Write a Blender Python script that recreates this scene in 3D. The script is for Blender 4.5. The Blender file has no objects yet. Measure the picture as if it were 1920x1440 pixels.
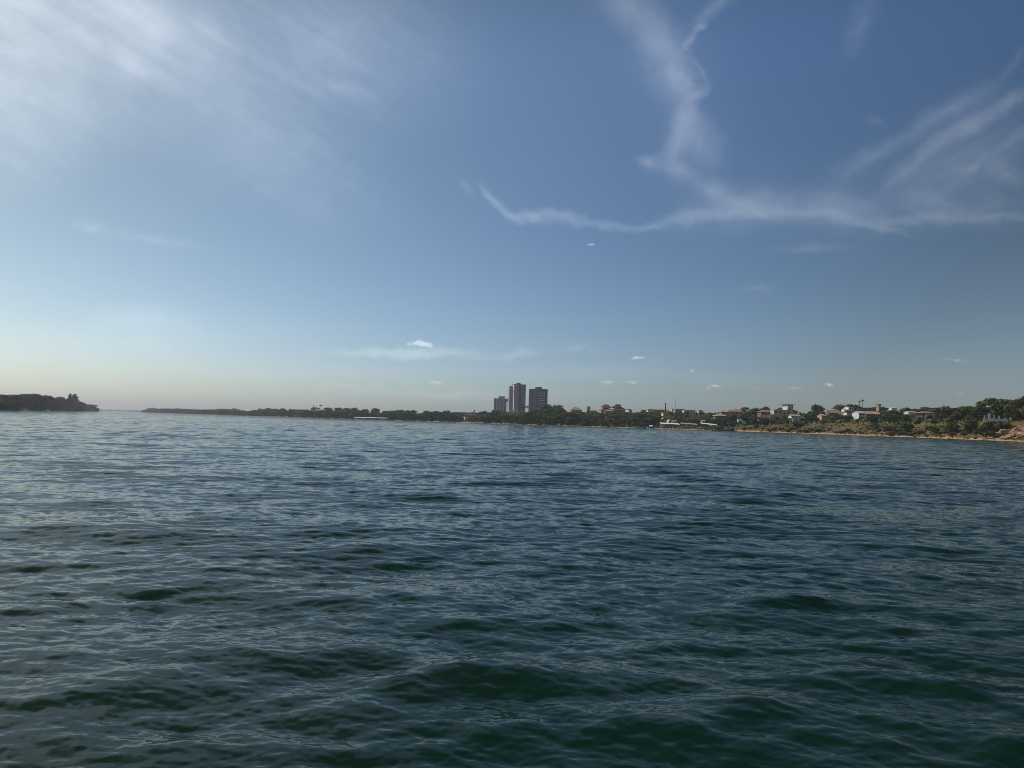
import bpy, math, random
import numpy as np
from mathutils import Vector, Matrix
R = math.radians
sc = bpy.context.scene
col = sc.collection

# ------------------------------------------------------------------ camera
FOC = 1440.0                     # focal length in photo pixels (1920 wide)
ROLL, PITCH, CAMZ = R(1.553), R(2.80), 2.5
fw = Vector((0, math.cos(PITCH), math.sin(PITCH)))
r0 = Vector((1, 0, 0)); u0 = Vector((0, -math.sin(PITCH), math.cos(PITCH)))
rt = r0*math.cos(ROLL)+u0*math.sin(ROLL); up = -r0*math.sin(ROLL)+u0*math.cos(ROLL)
cd = bpy.data.cameras.new('camera'); cam = bpy.data.objects.new('camera', cd); col.objects.link(cam)
cd.sensor_width = 36; cd.lens = 36*FOC/1920; cd.clip_start = 0.1; cd.clip_end = 60000
m = Matrix((rt, up, -fw)).transposed().to_4x4(); m.translation = (0, 0, CAMZ); cam.matrix_world = m
sc.camera = cam

def ray(px, py):
    return fw + rt*((px-960)/FOC) + up*((720-py)/FOC)
def at(px, py, Y):
    d = ray(px, py); k = Y/d.y
    return Vector((d.x*k, Y, CAMZ+d.z*k))
def horizon(px): return 771.6+0.0271*(px-265)
def uat(px): d = ray(px, horizon(px)); return d.x/d.y
def pxof(x, y, z):
    v = Vector((x, y, z-CAMZ)); f = v.dot(fw)
    return 960+FOC*v.dot(rt)/f, 720-FOC*v.dot(up)/f

# ------------------------------------------------------------------ world, sun, exposure
SUN_EL, SUN_AZ = R(48), R(-66)   # azimuth from +Y, negative = to the left
SUND = Vector((math.sin(SUN_AZ)*math.cos(SUN_EL), math.cos(SUN_AZ)*math.cos(SUN_EL), math.sin(SUN_EL)))
w = bpy.data.worlds.new('World'); sc.world = w; w.use_nodes = True
nt = w.node_tree; N = nt.nodes; L = nt.links
def nd(t, **k):
    n = N.new(t)
    for a, b in k.items(): setattr(n, a, b)
    return n
def mth(op, a, b=None, c=None, clamp=False):
    n = nd('ShaderNodeMath', operation=op, use_clamp=clamp)
    for i, v in enumerate((a, b, c)):
        if v is None: continue
        if isinstance(v, (int, float)): n.inputs[i].default_value = v
        else: L.new(v, n.inputs[i])
    return n.outputs[0]
def vmth(op, a, b=None, c=None):
    n = nd('ShaderNodeVectorMath', operation=op)
    for i, v in enumerate((a, b, c)):
        if v is None: continue
        if isinstance(v, (tuple, list)): n.inputs[i].default_value = v
        else: L.new(v, n.inputs[i])
    return n.outputs['Value'] if op == 'DOT_PRODUCT' else n.outputs[0]
def scl(vec, s):
    n = nd('ShaderNodeVectorMath', operation='SCALE')
    if isinstance(vec, tuple): n.inputs[0].default_value = vec
    else: L.new(vec, n.inputs[0])
    L.new(s, n.inputs['Scale']); return n.outputs[0]
bg = N['Background']; bg.inputs[1].default_value = 0.06
sky = nd('ShaderNodeTexSky', sky_type='NISHITA', sun_disc=False, sun_elevation=SUN_EL, sun_rotation=SUN_AZ,
         air_density=1, dust_density=1, ozone_density=1, altitude=0)
tc = nd('ShaderNodeTexCoord'); G = tc.outputs['Generated']
sp = nd('ShaderNodeSeparateXYZ'); L.new(G, sp.inputs[0])
# tint of the humid air: depends on height above the horizon and angle from the sun
C = [[0.9056, 0.9691, 1.1971], [-2.0537, -2.2204, -3.5999], [2.7803, 3.3652, 5.8359], [0.5859, 1.264, 2.5349], [0.8324, -0.1977, -2.0714]]
z = mth('MINIMUM', mth('MAXIMUM', sp.outputs[2], 0.0), 0.45); z2 = mth('MULTIPLY', z, z)
s = mth('MINIMUM', mth('MAXIMUM', vmth('DOT_PRODUCT', G, tuple(SUND)), 0.05), .88); s2 = mth('MULTIPLY', s, s)
f = vmth('ADD', scl(tuple(C[1]), z), tuple(C[0]))
f = vmth('ADD', f, scl(tuple(C[2]), z2)); f = vmth('ADD', f, scl(tuple(C[3]), s)); f = vmth('ADD', f, scl(tuple(C[4]), s2))
base = vmth('MULTIPLY', vmth('MULTIPLY', sky.outputs[0], f), (.985, 1.015, .965))
hz_ = nd('ShaderNodeMapRange', interpolation_type='SMOOTHSTEP'); hz_.inputs[1].default_value = 0; hz_.inputs[2].default_value = .24; hz_.inputs[3].default_value = 1.13; hz_.inputs[4].default_value = 1.0; L.new(sp.outputs[2], hz_.inputs[0])
base = scl(base, hz_.outputs[0])
# cirrus: elongated soft patches in direction space, warped and broken by noise
ay = mth('MAXIMUM', mth('ABSOLUTE', sp.outputs[1]), 0.2)
uu = mth('DIVIDE', sp.outputs[0], ay); vv = mth('DIVIDE', sp.outputs[2], ay)
cb = nd('ShaderNodeCombineXYZ'); L.new(uu, cb.inputs[0]); L.new(vv, cb.inputs[1]); UV = cb.outputs[0]
def noise(vec, scale, detail=4, rough=0.55, out=0, dist=0.0):
    n = nd('ShaderNodeTexNoise'); n.inputs['Scale'].default_value = scale; n.inputs['Detail'].default_value = detail
    n.inputs['Roughness'].default_value = rough; n.inputs['Distortion'].default_value = dist
    L.new(vec, n.inputs['Vector']); return n.outputs[out]
def warp(amp, scale, detail=4, src=None):
    src = src or UV
    d = vmth('MULTIPLY', vmth('SUBTRACT', noise(src, scale, detail, .6, 1), (.5, .5, .5)), (amp, amp, 0))
    return vmth('ADD', src, d)
W1 = warp(0.017, 38, 5, warp(0.034, 9, 5, warp(0.03, 3, 2))); W2 = warp(0.012, 60, 3)
def uv(px, py):
    d = ray(px, py); return d.x/d.y, d.z/d.y
def splat(acc, vec, px, py, wx, wy, ang, wt):
    u_, v_ = uv(px, py); mp = nd('ShaderNodeMapping', vector_type='TEXTURE')
    mp.inputs['Location'].default_value = (u_, v_, 0); mp.inputs['Rotation'].default_value = (0, 0, ang)
    mp.inputs['Scale'].default_value = (wx/FOC, wy/FOC, 1); L.new(vec, mp.inputs[0])
    g = nd('ShaderNodeTexGradient', gradient_type='QUADRATIC_SPHERE'); L.new(mp.outputs[0], g.inputs[0])
    n = nd('ShaderNodeMath', operation='MULTIPLY_ADD'); L.new(g.outputs['Fac'], n.inputs[0]); n.inputs[1].default_value = wt
    if acc is None: n.inputs[2].default_value = 0
    else: L.new(acc, n.inputs[2])
    return n.outputs[0]
def line(acc, vec, pts, wd, wt):
    for (a, b), (c, d) in zip(pts[:-1], pts[1:]):
        ln = math.hypot(c-a, d-b)
        acc = splat(acc, vec, (a+c)/2, (b+d)/2, ln*.95+wd, wd*2.2, math.atan2(-(d-b), c-a), wt)
    return acc
SOFT = [([(905, 350), (940, 395), (975, 415)], 8, .45), ([(975, 412), (1040, 402), (1090, 415)], 12, .45), ([(1090, 418), (1180, 425), (1260, 418)], 8, .3),
 ([(862, 335), (885, 355)], 6, .15),
 ([(1250, 413), (1330, 405), (1420, 401), (1520, 404), (1600, 413)], 12, .55), ([(1330, 385), (1480, 388), (1650, 398)], 36, .35),
 ([(1600, 415), (1690, 438)], 7, .4), ([(1600, 414), (1700, 414), (1800, 406), (1920, 401), (2010, 396)], 10, .4), ([(1690, 372), (1800, 390), (1920, 370)], 20, .22),
 ([(1580, 466), (1470, 473)], 8, .2),
 ([(1140, -20), (1225, 50), (1255, 110), (1275, 170)], 40, .42), ([(1325, 40), (1310, 48), (1275, 98)], 7, .35), ([(1380, -25), (1310, 35)], 15, .25),
 ([(1255, 120), (1285, 165), (1290, 205)], 17, .4), ([(1318, 155), (1292, 192)], 8, .35), ([(1287, 205), (1278, 250), (1262, 300)], 16, .6), ([(1295, 225), (1320, 300)], 34, .4),
 ([(1212, 302), (1240, 316)], 12, .45), ([(1250, 310), (1310, 345), (1360, 378), (1420, 395)], 18, .42), ([(1300, 100), (1322, 150)], 5, .2),
 ([(1940, 160), (1850, 215), (1760, 270), (1660, 355)], 15, .42), ([(1850, 165), (1700, 260), (1580, 330)], 20, .26), ([(1940, 225), (1850, 290), (1790, 330)], 12, .28),
 ([(1930, 340), (1840, 300)], 20, .2), ([(1930, 90), (1890, 140)], 10, .15), ([(1635, -10), (1590, 90)], 25, .12), ([(1620, 228), (1650, 233)], 9, .15)]
a = None
for p, wd, wt in SOFT: a = line(a, W1, p, wd*.78, wt*.78)
W0 = warp(0.05, 7, 5)
for p, wd, wt in SOFT[4:6]+SOFT[7:8]+SOFT[10:11]+SOFT[15:17]+SOFT[18:19]+SOFT[20:22]: a = line(a, W0, p, wd*2.0, wt*.09)
a = splat(a, W1, 1800, 320, 260, 120, R(25), .22)
# broad veil and streaks upper left
VE = [(40, 0, 520, 330, -25, .58), (-40, 180, 260, 300, 60, .40), (270, 60, 190, 130, -20, .42), (600, 80, 400, 260, -10, .22), (230, 20, 500, 120, -25, .22), (480, 260, 420, 160, -30, .2),
      (640, 168, 130, 32, 0, .12), (270, 597, 150, 45, 0, .14), (770, 661, 230, 15, 0, .55), (965, 661, 80, 12, 0, .25), (250, 640, 500, 90, 3, .08), (1180, 700, 500, 26, 0, .08), (850, 735, 420, 16, 0, .12), (1080, 656, 60, 11, 0, .15), (600, 694, 600, 40, 0, .06), (1420, 535, 60, 10, 5, .12)]
for q in VE: a = splat(a, W1, q[0], q[1], q[2], q[3], R(q[4]), q[5])
b = None
for p, wd, wt in [([(-10, -10), (110, 45), (220, 108), (330, 160)], 13, .36), ([(190, -5), (275, 45), (300, 95)], 26, .5), ([(215, 85), (265, 140)], 14, .35),
                  ([(0, 90), (60, 110)], 20, .3), ([(330, 60), (420, 75)], 24, .2), ([(140, 413), (190, 420)], 9, .10), ([(220, 435), (370, 455)], 8, .09)]:
    b = line(b, W1, p, wd, wt)
a = mth('ADD', a, b)
sts = []
for ang, sc_x, sc_y in ((-31, 3.0, 26), (33, 3.0, 30), (-2, 2.5, 26), (74, 4, 16)):
    mp = nd('ShaderNodeMapping', vector_type='TEXTURE'); mp.inputs['Rotation'].default_value = (0, 0, R(ang)); mp.inputs['Scale'].default_value = (1/sc_x, 1/sc_y, 1); L.new(warp(0.02, 12, 3), mp.inputs[0])
    sts.append(noise(mp.outputs[0], 1.5, 8, .66))
def mixf(f_, x, y):
    n = nd('ShaderNodeMix', data_type='FLOAT'); L.new(f_, n.inputs[0]); L.new(x, n.inputs[2]); L.new(y, n.inputs[3]); return n.outputs[0]
mL = nd('ShaderNodeMapRange', interpolation_type='SMOOTHSTEP'); mL.inputs[1].default_value = -.05; mL.inputs[2].default_value = .3; L.new(uu, mL.inputs[0])
mV = nd('ShaderNodeMapRange', interpolation_type='SMOOTHSTEP'); mV.inputs[1].default_value = .27; mV.inputs[2].default_value = .33; L.new(vv, mV.inputs[0])
mP = nd('ShaderNodeMapRange', interpolation_type='SMOOTHSTEP'); mP.inputs[1].default_value = .13; mP.inputs[2].default_value = .09; mP.inputs[3].default_value = 0; mP.inputs[4].default_value = 1
L.new(mth('ABSOLUTE', mth('SUBTRACT', uu, .24)), mP.inputs[0]); pm = mth('MULTIPLY', mP.outputs[0], mV.outputs[0])
st = mixf(mL.outputs[0], sts[0], mixf(mV.outputs[0], sts[2], mixf(pm, sts[1], sts[3])))
fl = noise(W1, 11, 7, .62, 0, .3)
brk = mth('MULTIPLY', mth('ADD', mth('MULTIPLY', st, 1.3), mth('MULTIPLY', fl, 1.3)), 0.86)
a = mth('MULTIPLY', a, mth('POWER', brk, 2.4))
# small fair-weather puffs low over the town
pf = None
for x, y, wx, wy, wt in [(786, 644, 27, 8, 3.0), (803, 648, 14, 7, 1.6), (1108, 458, 10, 4, 1.0), (1197, 671, 19, 5, 1.5), (1300, 695, 10, 4, .8), (1555, 722, 14, 5, 1.0), (1137, 717, 22, 5, .8), (1185, 716, 16, 4, .65),
                         (1340, 724, 18, 5, .9), (1790, 676, 36, 5, .42), (1490, 728, 20, 4, .5), (817, 717, 22, 5, .6), (700, 717, 13, 4, .35), (650, 722, 28, 4, .3), (1800, 737, 20, 5, .35), (1328, 728, 9, 3, .5),
                         (775, 714, 7, 3, .3), (600, 720, 26, 4, .25), (1225, 676, 8, 3, .4), (1420, 728, 16, 3, .2)]:
    pf = splat(pf, W2, x, y, wx, wy, 0, wt)
pf = mth('MULTIPLY', pf, mth('MULTIPLY', mth('POWER', noise(UV, 150, 5, .7), 2.0), 4.2))
pf = mth('MINIMUM', pf, 1.0)
a = mth('MULTIPLY', mth('MAXIMUM', a, 0.0), 1.15); a = mth('DIVIDE', a, mth('ADD', a, .62))       # soft saturation
base = vmth('ADD', base, scl((.94, .92, .90), mth('MULTIPLY', a, mth('ADD', mth('MULTIPLY', s2, 6.0), 3.6))))    # lit ice cloud: brighter towards the sun
pc = scl((5.4, 5.0, 4.7), pf)
out = vmth('ADD', base, pc)
hi = nd('ShaderNodeMapRange', interpolation_type='SMOOTHSTEP'); hi.inputs[1].default_value = .40; hi.inputs[2].default_value = .70; L.new(sp.outputs[2], hi.inputs[0])  # high sky, mostly unseen, darkened and tinted so the waves reflect less light
mx = nd('ShaderNodeMix', data_type='RGBA', blend_type='MULTIPLY'); L.new(hi.outputs[0], mx.inputs[0]); L.new(out, mx.inputs[6]); mx.inputs[7].default_value = (.22, .31, .23, 1)
L.new(mx.outputs[2], bg.inputs[0])
w.cycles.sampling_method = 'MANUAL'; w.cycles.sample_map_resolution = 1024

sl = bpy.data.lights.new('sun', 'SUN'); sl.energy = 3.3; sl.angle = R(0.53); sl.color = (1, .93, .82)
so = bpy.data.objects.new('sun', sl); col.objects.link(so); so.rotation_euler = SUND.to_track_quat('Z', 'Y').to_euler(); so.location = (-300, 200, 400)
sc.view_settings.view_transform = 'Standard'; sc.view_settings.look = 'None'; sc.view_settings.exposure = 0; sc.view_settings.gamma = 1
sc.cycles.filter_width = 0.8; sc.cycles.max_bounces = 5; sc.cycles.transparent_max_bounces = 4; sc.cycles.volume_bounces = 0
sc.cycles.caustics_reflective = False; sc.cycles.caustics_refractive = False

random.seed(7); rng = np.random.default_rng(11)

# ------------------------------------------------------------------ materials
def mat(name, c, rough=.8, var=.15, scale=1.5, rnd=0, metallic=0, c2=None, spec=.3, coord='Object', stretch=(1, 1, 1), c3=None):
    mt = bpy.data.materials.new(name); mt.use_nodes = True; t = mt.node_tree; n_ = t.nodes; l_ = t.links
    p = n_['Principled BSDF']; p.inputs['Roughness'].default_value = rough; p.inputs['Metallic'].default_value = metallic
    p.inputs['Specular IOR Level'].default_value = spec
    tx = n_.new('ShaderNodeTexCoord'); mpn = n_.new('ShaderNodeMapping'); mpn.inputs['Scale'].default_value = stretch
    l_.new(tx.outputs[coord], mpn.inputs[0])
    no = n_.new('ShaderNodeTexNoise'); no.inputs['Scale'].default_value = scale; no.inputs['Detail'].default_value = 6; no.inputs['Roughness'].default_value = .65
    l_.new(mpn.outputs[0], no.inputs['Vector'])
    rp = n_.new('ShaderNodeValToRGB'); l_.new(no.outputs[0], rp.inputs[0])
    c2 = c2 or tuple(x*(1-var*1.6) for x in c); e = rp.color_ramp.elements
    e[0].position = .36; e[0].color = (*c2, 1); e[1].position = .64; e[1].color = (*[min(1, x*(1+var*.5)) for x in c], 1)
    if c3: q = e.new(.5); q.color = (*c3, 1)
    o = rp.outputs[0]
    if rnd:
        oi = n_.new('ShaderNodeObjectInfo'); hs = n_.new('ShaderNodeHueSaturation')
        mr = n_.new('ShaderNodeMapRange'); mr.inputs[3].default_value = 1-rnd; mr.inputs[4].default_value = 1+rnd*1.3; l_.new(oi.outputs['Random'], mr.inputs[0])
        ml = n_.new('ShaderNodeMath'); ml.operation = 'MULTIPLY'; ml.inputs[1].default_value = 7.31; l_.new(oi.outputs['Random'], ml.inputs[0])
        fr = n_.new('ShaderNodeMath'); fr.operation = 'FRACT'; l_.new(ml.outputs[0], fr.inputs[0])
        m2 = n_.new('ShaderNodeMapRange'); m2.inputs[3].default_value = .465; m2.inputs[4].default_value = .515; l_.new(fr.outputs[0], m2.inputs[0])
        l_.new(mr.outputs[0], hs.inputs['Value']); l_.new(m2.outputs[0], hs.inputs['Hue']); l_.new(o, hs.inputs['Color']); o = hs.outputs[0]
    l_.new(o, p.inputs['Base Color']); return mt
M = dict(
 leaf_dark=mat('leaf_dark', (.085, .132, .036), .75, .5, .35, .3, c2=(.034, .058, .018)),
 leaf_green=mat('leaf_green', (.115, .150, .042), .7, .5, .4, .25, c2=(.035, .055, .018)),
 leaf_olive=mat('leaf_olive', (.17, .165, .055), .75, .4, .4, .2, c2=(.05, .06, .022)),
 leaf_dry=mat('leaf_dry', (.14, .095, .06), .8, .4, .4, .2, c2=(.07, .045, .03)),
 bark=mat('bark', (.12, .09, .065), .9, .3, 3), bark_pale=mat('bark_pale', (.3, .27, .23), .9, .3, 3),
 white=mat('white_plaster', (.78, .76, .72), .7, .12, .5), cream=mat('cream_plaster', (.62, .54, .40), .75, .14, .5),
 grey=mat('grey_plaster', (.42, .41, .42), .8, .15, .4), pink=mat('pink_plaster', (.55, .36, .30), .8, .15, .5),
 yellow=mat('yellow_plaster', (.72, .62, .22), .75, .12, .6), beige=mat('beige_plaster', (.66, .50, .34), .75, .12, .5),
 brown_wall=mat('brown_wall', (.25, .17, .13), .8, .2, .5), orange_wall=mat('orange_wall', (.55, .28, .16), .8, .2, .5),
 tile=mat('clay_tile', (.30, .16, .11), .85, .35, .9, c2=(.17, .10, .075)), tile_dark=mat('dark_clay_tile', (.17, .10, .085), .85, .35, .9),
 tile_pink=mat('faded_clay_tile', (.46, .29, .22), .85, .3, .9), metal_roof=mat('metal_roof', (.55, .56, .58), .5, .15, .8, spec=.5), dark_roof=mat('dark_roof', (.09, .085, .085), .8, .3, .7),
 glass=mat('dark_glass', (.03, .035, .05), .15, .2, .4, spec=.6), door=mat('dark_door', (.09, .06, .05), .6, .2, 1),
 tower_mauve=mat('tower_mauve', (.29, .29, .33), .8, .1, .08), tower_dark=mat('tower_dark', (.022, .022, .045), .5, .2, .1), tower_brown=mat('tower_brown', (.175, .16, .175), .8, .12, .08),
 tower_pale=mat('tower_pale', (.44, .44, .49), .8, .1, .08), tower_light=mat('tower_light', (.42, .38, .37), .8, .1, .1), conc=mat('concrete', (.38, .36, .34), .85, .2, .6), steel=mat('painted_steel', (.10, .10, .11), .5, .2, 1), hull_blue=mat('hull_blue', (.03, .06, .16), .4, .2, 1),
 hull_white=mat('hull_white', (.78, .78, .76), .4, .1, 1), wood=mat('wood', (.24, .16, .10), .8, .3, 1.2), canvas=mat('white_canvas', (.80, .79, .76), .7, .08, .8),
 rock=mat('sandy_rock', (.42, .27, .175), .95, .4, .9, c2=(.17, .10, .065)), steel_light=mat('pale_steel', (.45, .45, .46), .5, .15, 1))
for k_ in ('leaf_dark', 'leaf_green', 'leaf_olive', 'leaf_dry'): M[k_].node_tree.nodes['Principled BSDF'].inputs['Specular IOR Level'].default_value = .15

# ------------------------------------------------------------------ mesh helpers
class MB:
    def __init__(s): s.v = []; s.f = []
    def box(s, x0, x1, y0, y1, z0, z1, top=None):
        b = len(s.v); t = top or 0
        s.v += [(x0, y0, z0), (x1, y0, z0), (x1, y1, z0), (x0, y1, z0), (x0+t, y0+t, z1), (x1-t, y0+t, z1), (x1-t, y1-t, z1), (x0+t, y1-t, z1)]
        s.f += [tuple(b+i for i in q) for q in ((0, 3, 2, 1), (4, 5, 6, 7), (0, 1, 5, 4), (1, 2, 6, 5), (2, 3, 7, 6), (3, 0, 4, 7))]; return s
    def poly(s, vs, fs):
        b = len(s.v); s.v += list(vs); s.f += [tuple(b+i for i in q) for q in fs]; return s
    def tube(s, p, q, r1, r2, n=6):
        p = Vector(p); q = Vector(q); d = (q-p).normalized(); a_ = d.orthogonal().normalized(); b_ = d.cross(a_); B = len(s.v)
        for (c, r) in ((p, r1), (q, r2)):
            for i in range(n):
                t = 2*math.pi*i/n; s.v.append(tuple(c+a_*math.cos(t)*r+b_*math.sin(t)*r))
        for i in range(n): s.f.append((B+i, B+(i+1) % n, B+n+(i+1) % n, B+n+i))
        s.f.append(tuple(B+i for i in range(n))[::-1]); s.f.append(tuple(B+n+i for i in range(n))); return s
    def build(s, name, m_, parent=None, loc=None):
        me = bpy.data.meshes.new(name); me.from_pydata(s.v, [], s.f); me.materials.append(m_)
        o = bpy.data.objects.new(name, me); col.objects.link(o)
        if parent is not None: o.parent = parent
        if loc is not None: o.location = loc
        return o
def grid_mesh(name, V, nx, ny, m_, smooth=True):
    i = np.arange(nx*ny).reshape(ny, nx); q = np.stack([i[:-1, :-1], i[:-1, 1:], i[1:, 1:], i[1:, :-1]], -1).reshape(-1, 4)
    me = bpy.data.meshes.new(name); me.vertices.add(len(V)); me.vertices.foreach_set('co', np.asarray(V, np.float32).ravel())
    me.loops.add(q.size); me.loops.foreach_set('vertex_index', q.astype(np.int32).ravel())
    me.polygons.add(len(q)); me.polygons.foreach_set('loop_start', np.arange(0, q.size, 4, dtype=np.int32))
    me.polygons.foreach_set('use_smooth', np.full(len(q), smooth)); me.update(calc_edges=True); me.materials.append(m_)
    o = bpy.data.objects.new(name, me); col.objects.link(o); return o
def tag(o, label=None, cat=None, group=None, kind=None):
    if label: o['label'] = label
    if cat: o['category'] = cat
    if group: o['group'] = group
    if kind: o['kind'] = kind
    return o
def empty(name, loc, rz, label, cat, group=None):
    o = bpy.data.objects.new(name, None); col.objects.link(o); o.location = loc; o.rotation_euler = (0, 0, rz); o.empty_display_size = 1
    return tag(o, label, cat, group)

# ------------------------------------------------------------------ river surface: FFT wave field on a distance-graded sheet
def make_tile(Lt, Nn, kp, lo, hi, dirs, rms, seed, swell=0):
    g = np.random.default_rng(seed); k1 = 2*np.pi*np.fft.fftfreq(Nn, Lt/Nn); KX, KY = np.meshgrid(k1, k1); K = np.hypot(KX, KY); K[0, 0] = 1
    th = np.arctan2(KY, KX); D = 0
    for (ang, n, wt) in dirs: D = D + wt*np.abs(np.cos((th-ang)/2))**n
    P = K**-3.7*np.exp(-1.0*(kp/K)**2)*D; P[(K < lo) | (K > hi)] = 0; P[0, 0] = 0
    if swell:
        P1 = P/(P*K**2).sum()
        D2 = sum(np.abs(np.cos((th-a_)/2))**60 for a_ in (R(-52), R(-128), R(-80))); P2 = np.exp(-((K-2*np.pi/4.0)/.42)**2)*D2; P2 /= (P2*K**2).sum(); P = P1+swell*P2
    A = np.sqrt(P)*(g.normal(size=K.shape)+1j*g.normal(size=K.shape))
    sl_ = np.fft.ifft2(1j*K*A).real*1.0; A *= rms/np.sqrt((sl_**2).mean())/1.0
    return (Lt, Nn, K, KX, KY, A)
def tile_fields(T, cut):
    Lt, Nn, K, KX, KY, A = T
    B = A*np.exp(-(K*cut/(2*np.pi))**4) if cut > 0 else A
    return np.stack([np.fft.ifft2(B).real, np.fft.ifft2(-1j*KX/K*B).real, np.fft.ifft2(-1j*KY/K*B).real], -1).astype(np.float32)
def sample(F, Lt, Nn, x, y):
    fx = (x/Lt*Nn) % Nn; fy = (y/Lt*Nn) % Nn; ix = fx.astype(np.int32); iy = fy.astype(np.int32); tx = (fx-ix)[..., None]; ty = (fy-iy)[..., None]
    ix %= Nn; iy %= Nn; ix1 = (ix+1) % Nn; iy1 = (iy+1) % Nn
    return (F[iy, ix]*(1-tx)+F[iy, ix1]*tx)*(1-ty)+(F[iy1, ix]*(1-tx)+F[iy1, ix1]*tx)*ty
dA = [(R(-68), 26, 1.0), (R(-118), 26, .75), (R(-90), 10, .35)]
WA = make_tile(46.0, 1024, 2*np.pi/1.5, 2*np.pi/5, 2*np.pi/.4, dA, .080, 3, .30)
WB = make_tile(17.3, 1024, 2*np.pi/.55, 2*np.pi/.8, 2*np.pi/.06, [(R(-80), 16, 1.0), (R(-112), 16, .8), (R(-95), 6, .4)], .135, 5)
nr, r_0, r_1 = 1500, 1.2, 9000.0
ratio1 = math.exp(math.log(700/2.0)/1650)
rad = [0.02, .4, .8, 1.2, 1.6, 2.0]
while rad[-1] < 700: rad.append(rad[-1]*ratio1)
while rad[-1] < 9000: rad.append(rad[-1]*1.03)
rad = np.array(rad); nr = len(rad)
azf_ = np.radians(np.linspace(-47, 47, 1450)); rest = np.radians(np.linspace(47, 313, 90)[1:-1]); az = np.concatenate([azf_, rest, [azf_[0]+2*np.pi]]); na = len(az)
X = rad[:, None]*np.sin(az)[None]; Yg = rad[:, None]*np.cos(az)[None]; Z = np.zeros_like(X); DX = np.zeros_like(X); DY = np.zeros_like(X); LACK = np.zeros_like(X)
cuts = [0.0]+[0.07*2**j for j in range(8)]
c_, s_ = math.cos(.37), math.sin(.37)
for T, rot, tot in ((WA, 0, .080), (WB, .17, .135)):
    Fs = [tile_fields(T, c) for c in cuts]
    K = T[2]; var0 = (np.abs(K*T[5])**2).sum(); rv = [1-(np.abs(K*T[5]*(np.exp(-(K*c/(2*np.pi))**4) if c > 0 else 1))**2).sum()/var0 for c in cuts]
    for j in range(nr):
        dr = (rad[j]-rad[j-1]) if j else .1
        lv = 0 if 1.7*dr < cuts[1]*.5 else min(len(cuts)-1.001, max(0, math.log2(1.7*dr/cuts[1])+1))
        k = int(lv); t = lv-k
        fr_ = min(1, max(0, (900-rad[j])/400)); env = 1.0
        xs, ys = X[j], Yg[j]
        xr, yr = (xs*math.cos(rot)-ys*math.sin(rot), xs*math.sin(rot)+ys*math.cos(rot)) if rot else (xs, ys)
        v = sample(Fs[k], T[0], T[1], xr, yr)*(1-t)
        if t > 0: v = v+sample(Fs[k+1], T[0], T[1], xr, yr)*t
        v = v*fr_
        if rot: v = v*(.8+.2*min(1, max(0, (rad[j]-6)/14)))
        dx, dy = (v[:, 1]*math.cos(rot)+v[:, 2]*math.sin(rot), -v[:, 1]*math.sin(rot)+v[:, 2]*math.cos(rot)) if rot else (v[:, 1], v[:, 2])
        ch = (.5 if rot else .8) if rad[j] < 300 else .3
        Z[j] += v[:, 0]; DX[j] += dx*ch; DY[j] += dy*ch
        LACK[j] += tot**2*(1-(1-(rv[k]*(1-t)+rv[k+1]*t))*fr_**2)
    del Fs
# gust patches: calmer and choppier lanes
gust = 1+.22*np.sin(X*.021+1.3*np.sin(Yg*.013))*np.sin(Yg*.017+X*.006+.8)
far = np.clip((rad[:, None]-3)/6, .0, 1)
Z *= gust; DX *= gust; DY *= gust
# a few steeper peaks where the boat's wake crosses the wind waves
for (px, py, ln, wd, hgt, ang) in [(1500, 1128, 1.05, .42, .125, 8), (1690, 1275, .8, .36, .085, -14), (885, 1262, .95, .38, .115, 6), (760, 1300, .8, .30, .05, 30), (1290, 1205, .9, .4, .05, 20), (1160, 1350, .8, .34, .06, -12),
                                   (1640, 1170, 1.6, .38, .05, -24), (1800, 1225, 1.5, .36, .05, -26), (1905, 1395, .5, .3, .09, 20), (520, 1215, 1.3, .4, .045, 12), (250, 1290, 1.2, .36, .045, 16), (980, 1160, 1.5, .5, .05, 8), (1420, 1330, .8, .36, .05, 10)]:
    d_ = ray(px, py); k_ = -CAMZ/d_.z; cx, cy = d_.x*k_, d_.y*k_; ca, sa = math.cos(R(ang)), math.sin(R(ang))
    j1 = int(np.searchsorted(rad, math.hypot(cx, cy)+5)); j0 = int(np.searchsorted(rad, max(.1, math.hypot(cx, cy)-5))); xs = X[j0:j1]-cx; ys = Yg[j0:j1]-cy
    al = xs*ca+ys*sa; ac = -xs*sa+ys*ca+.25*al*al/ln; e_ = np.exp(-(al/ln)**2)
    Z[j0:j1] += .8*hgt*e_*(np.exp(-(ac/wd)**2)-.45*np.exp(-((ac+1.7*wd)/(wd*1.1))**2)-.3*np.exp(-((ac-1.9*wd)/(wd*1.2))**2))
V = np.stack([X+DX, Yg+DY, Z], -1).reshape(-1, 3)

wm = bpy.data.materials.new('river_water'); wm.use_nodes = True; nt = wm.node_tree; N = nt.nodes; L = nt.links
p = N['Principled BSDF']; p.inputs['Base Color'].default_value = (.008, .022, .018, 1); p.inputs['Roughness'].default_value = .06; p.inputs['IOR'].default_value = 1.26; p.inputs['Specular Tint'].default_value = (.72, .93, .83, 1)
geo = nd('ShaderNodeNewGeometry'); att = nd('ShaderNodeAttribute', attribute_name='chop'); tcw = nd('ShaderNodeTexCoord')
def tn(scale, detail=2, stretch=(1, 1, 1), rz=0):
    mpn = nd('ShaderNodeMapping'); mpn.inputs['Scale'].default_value = stretch; mpn.inputs['Rotation'].default_value = (0, 0, rz); L.new(tcw.outputs['Object'], mpn.inputs[0])
    n = nd('ShaderNodeTexNoise'); n.inputs['Scale'].default_value = scale; n.inputs['Detail'].default_value = detail; L.new(mpn.outputs[0], n.inputs['Vector']); return n
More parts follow.
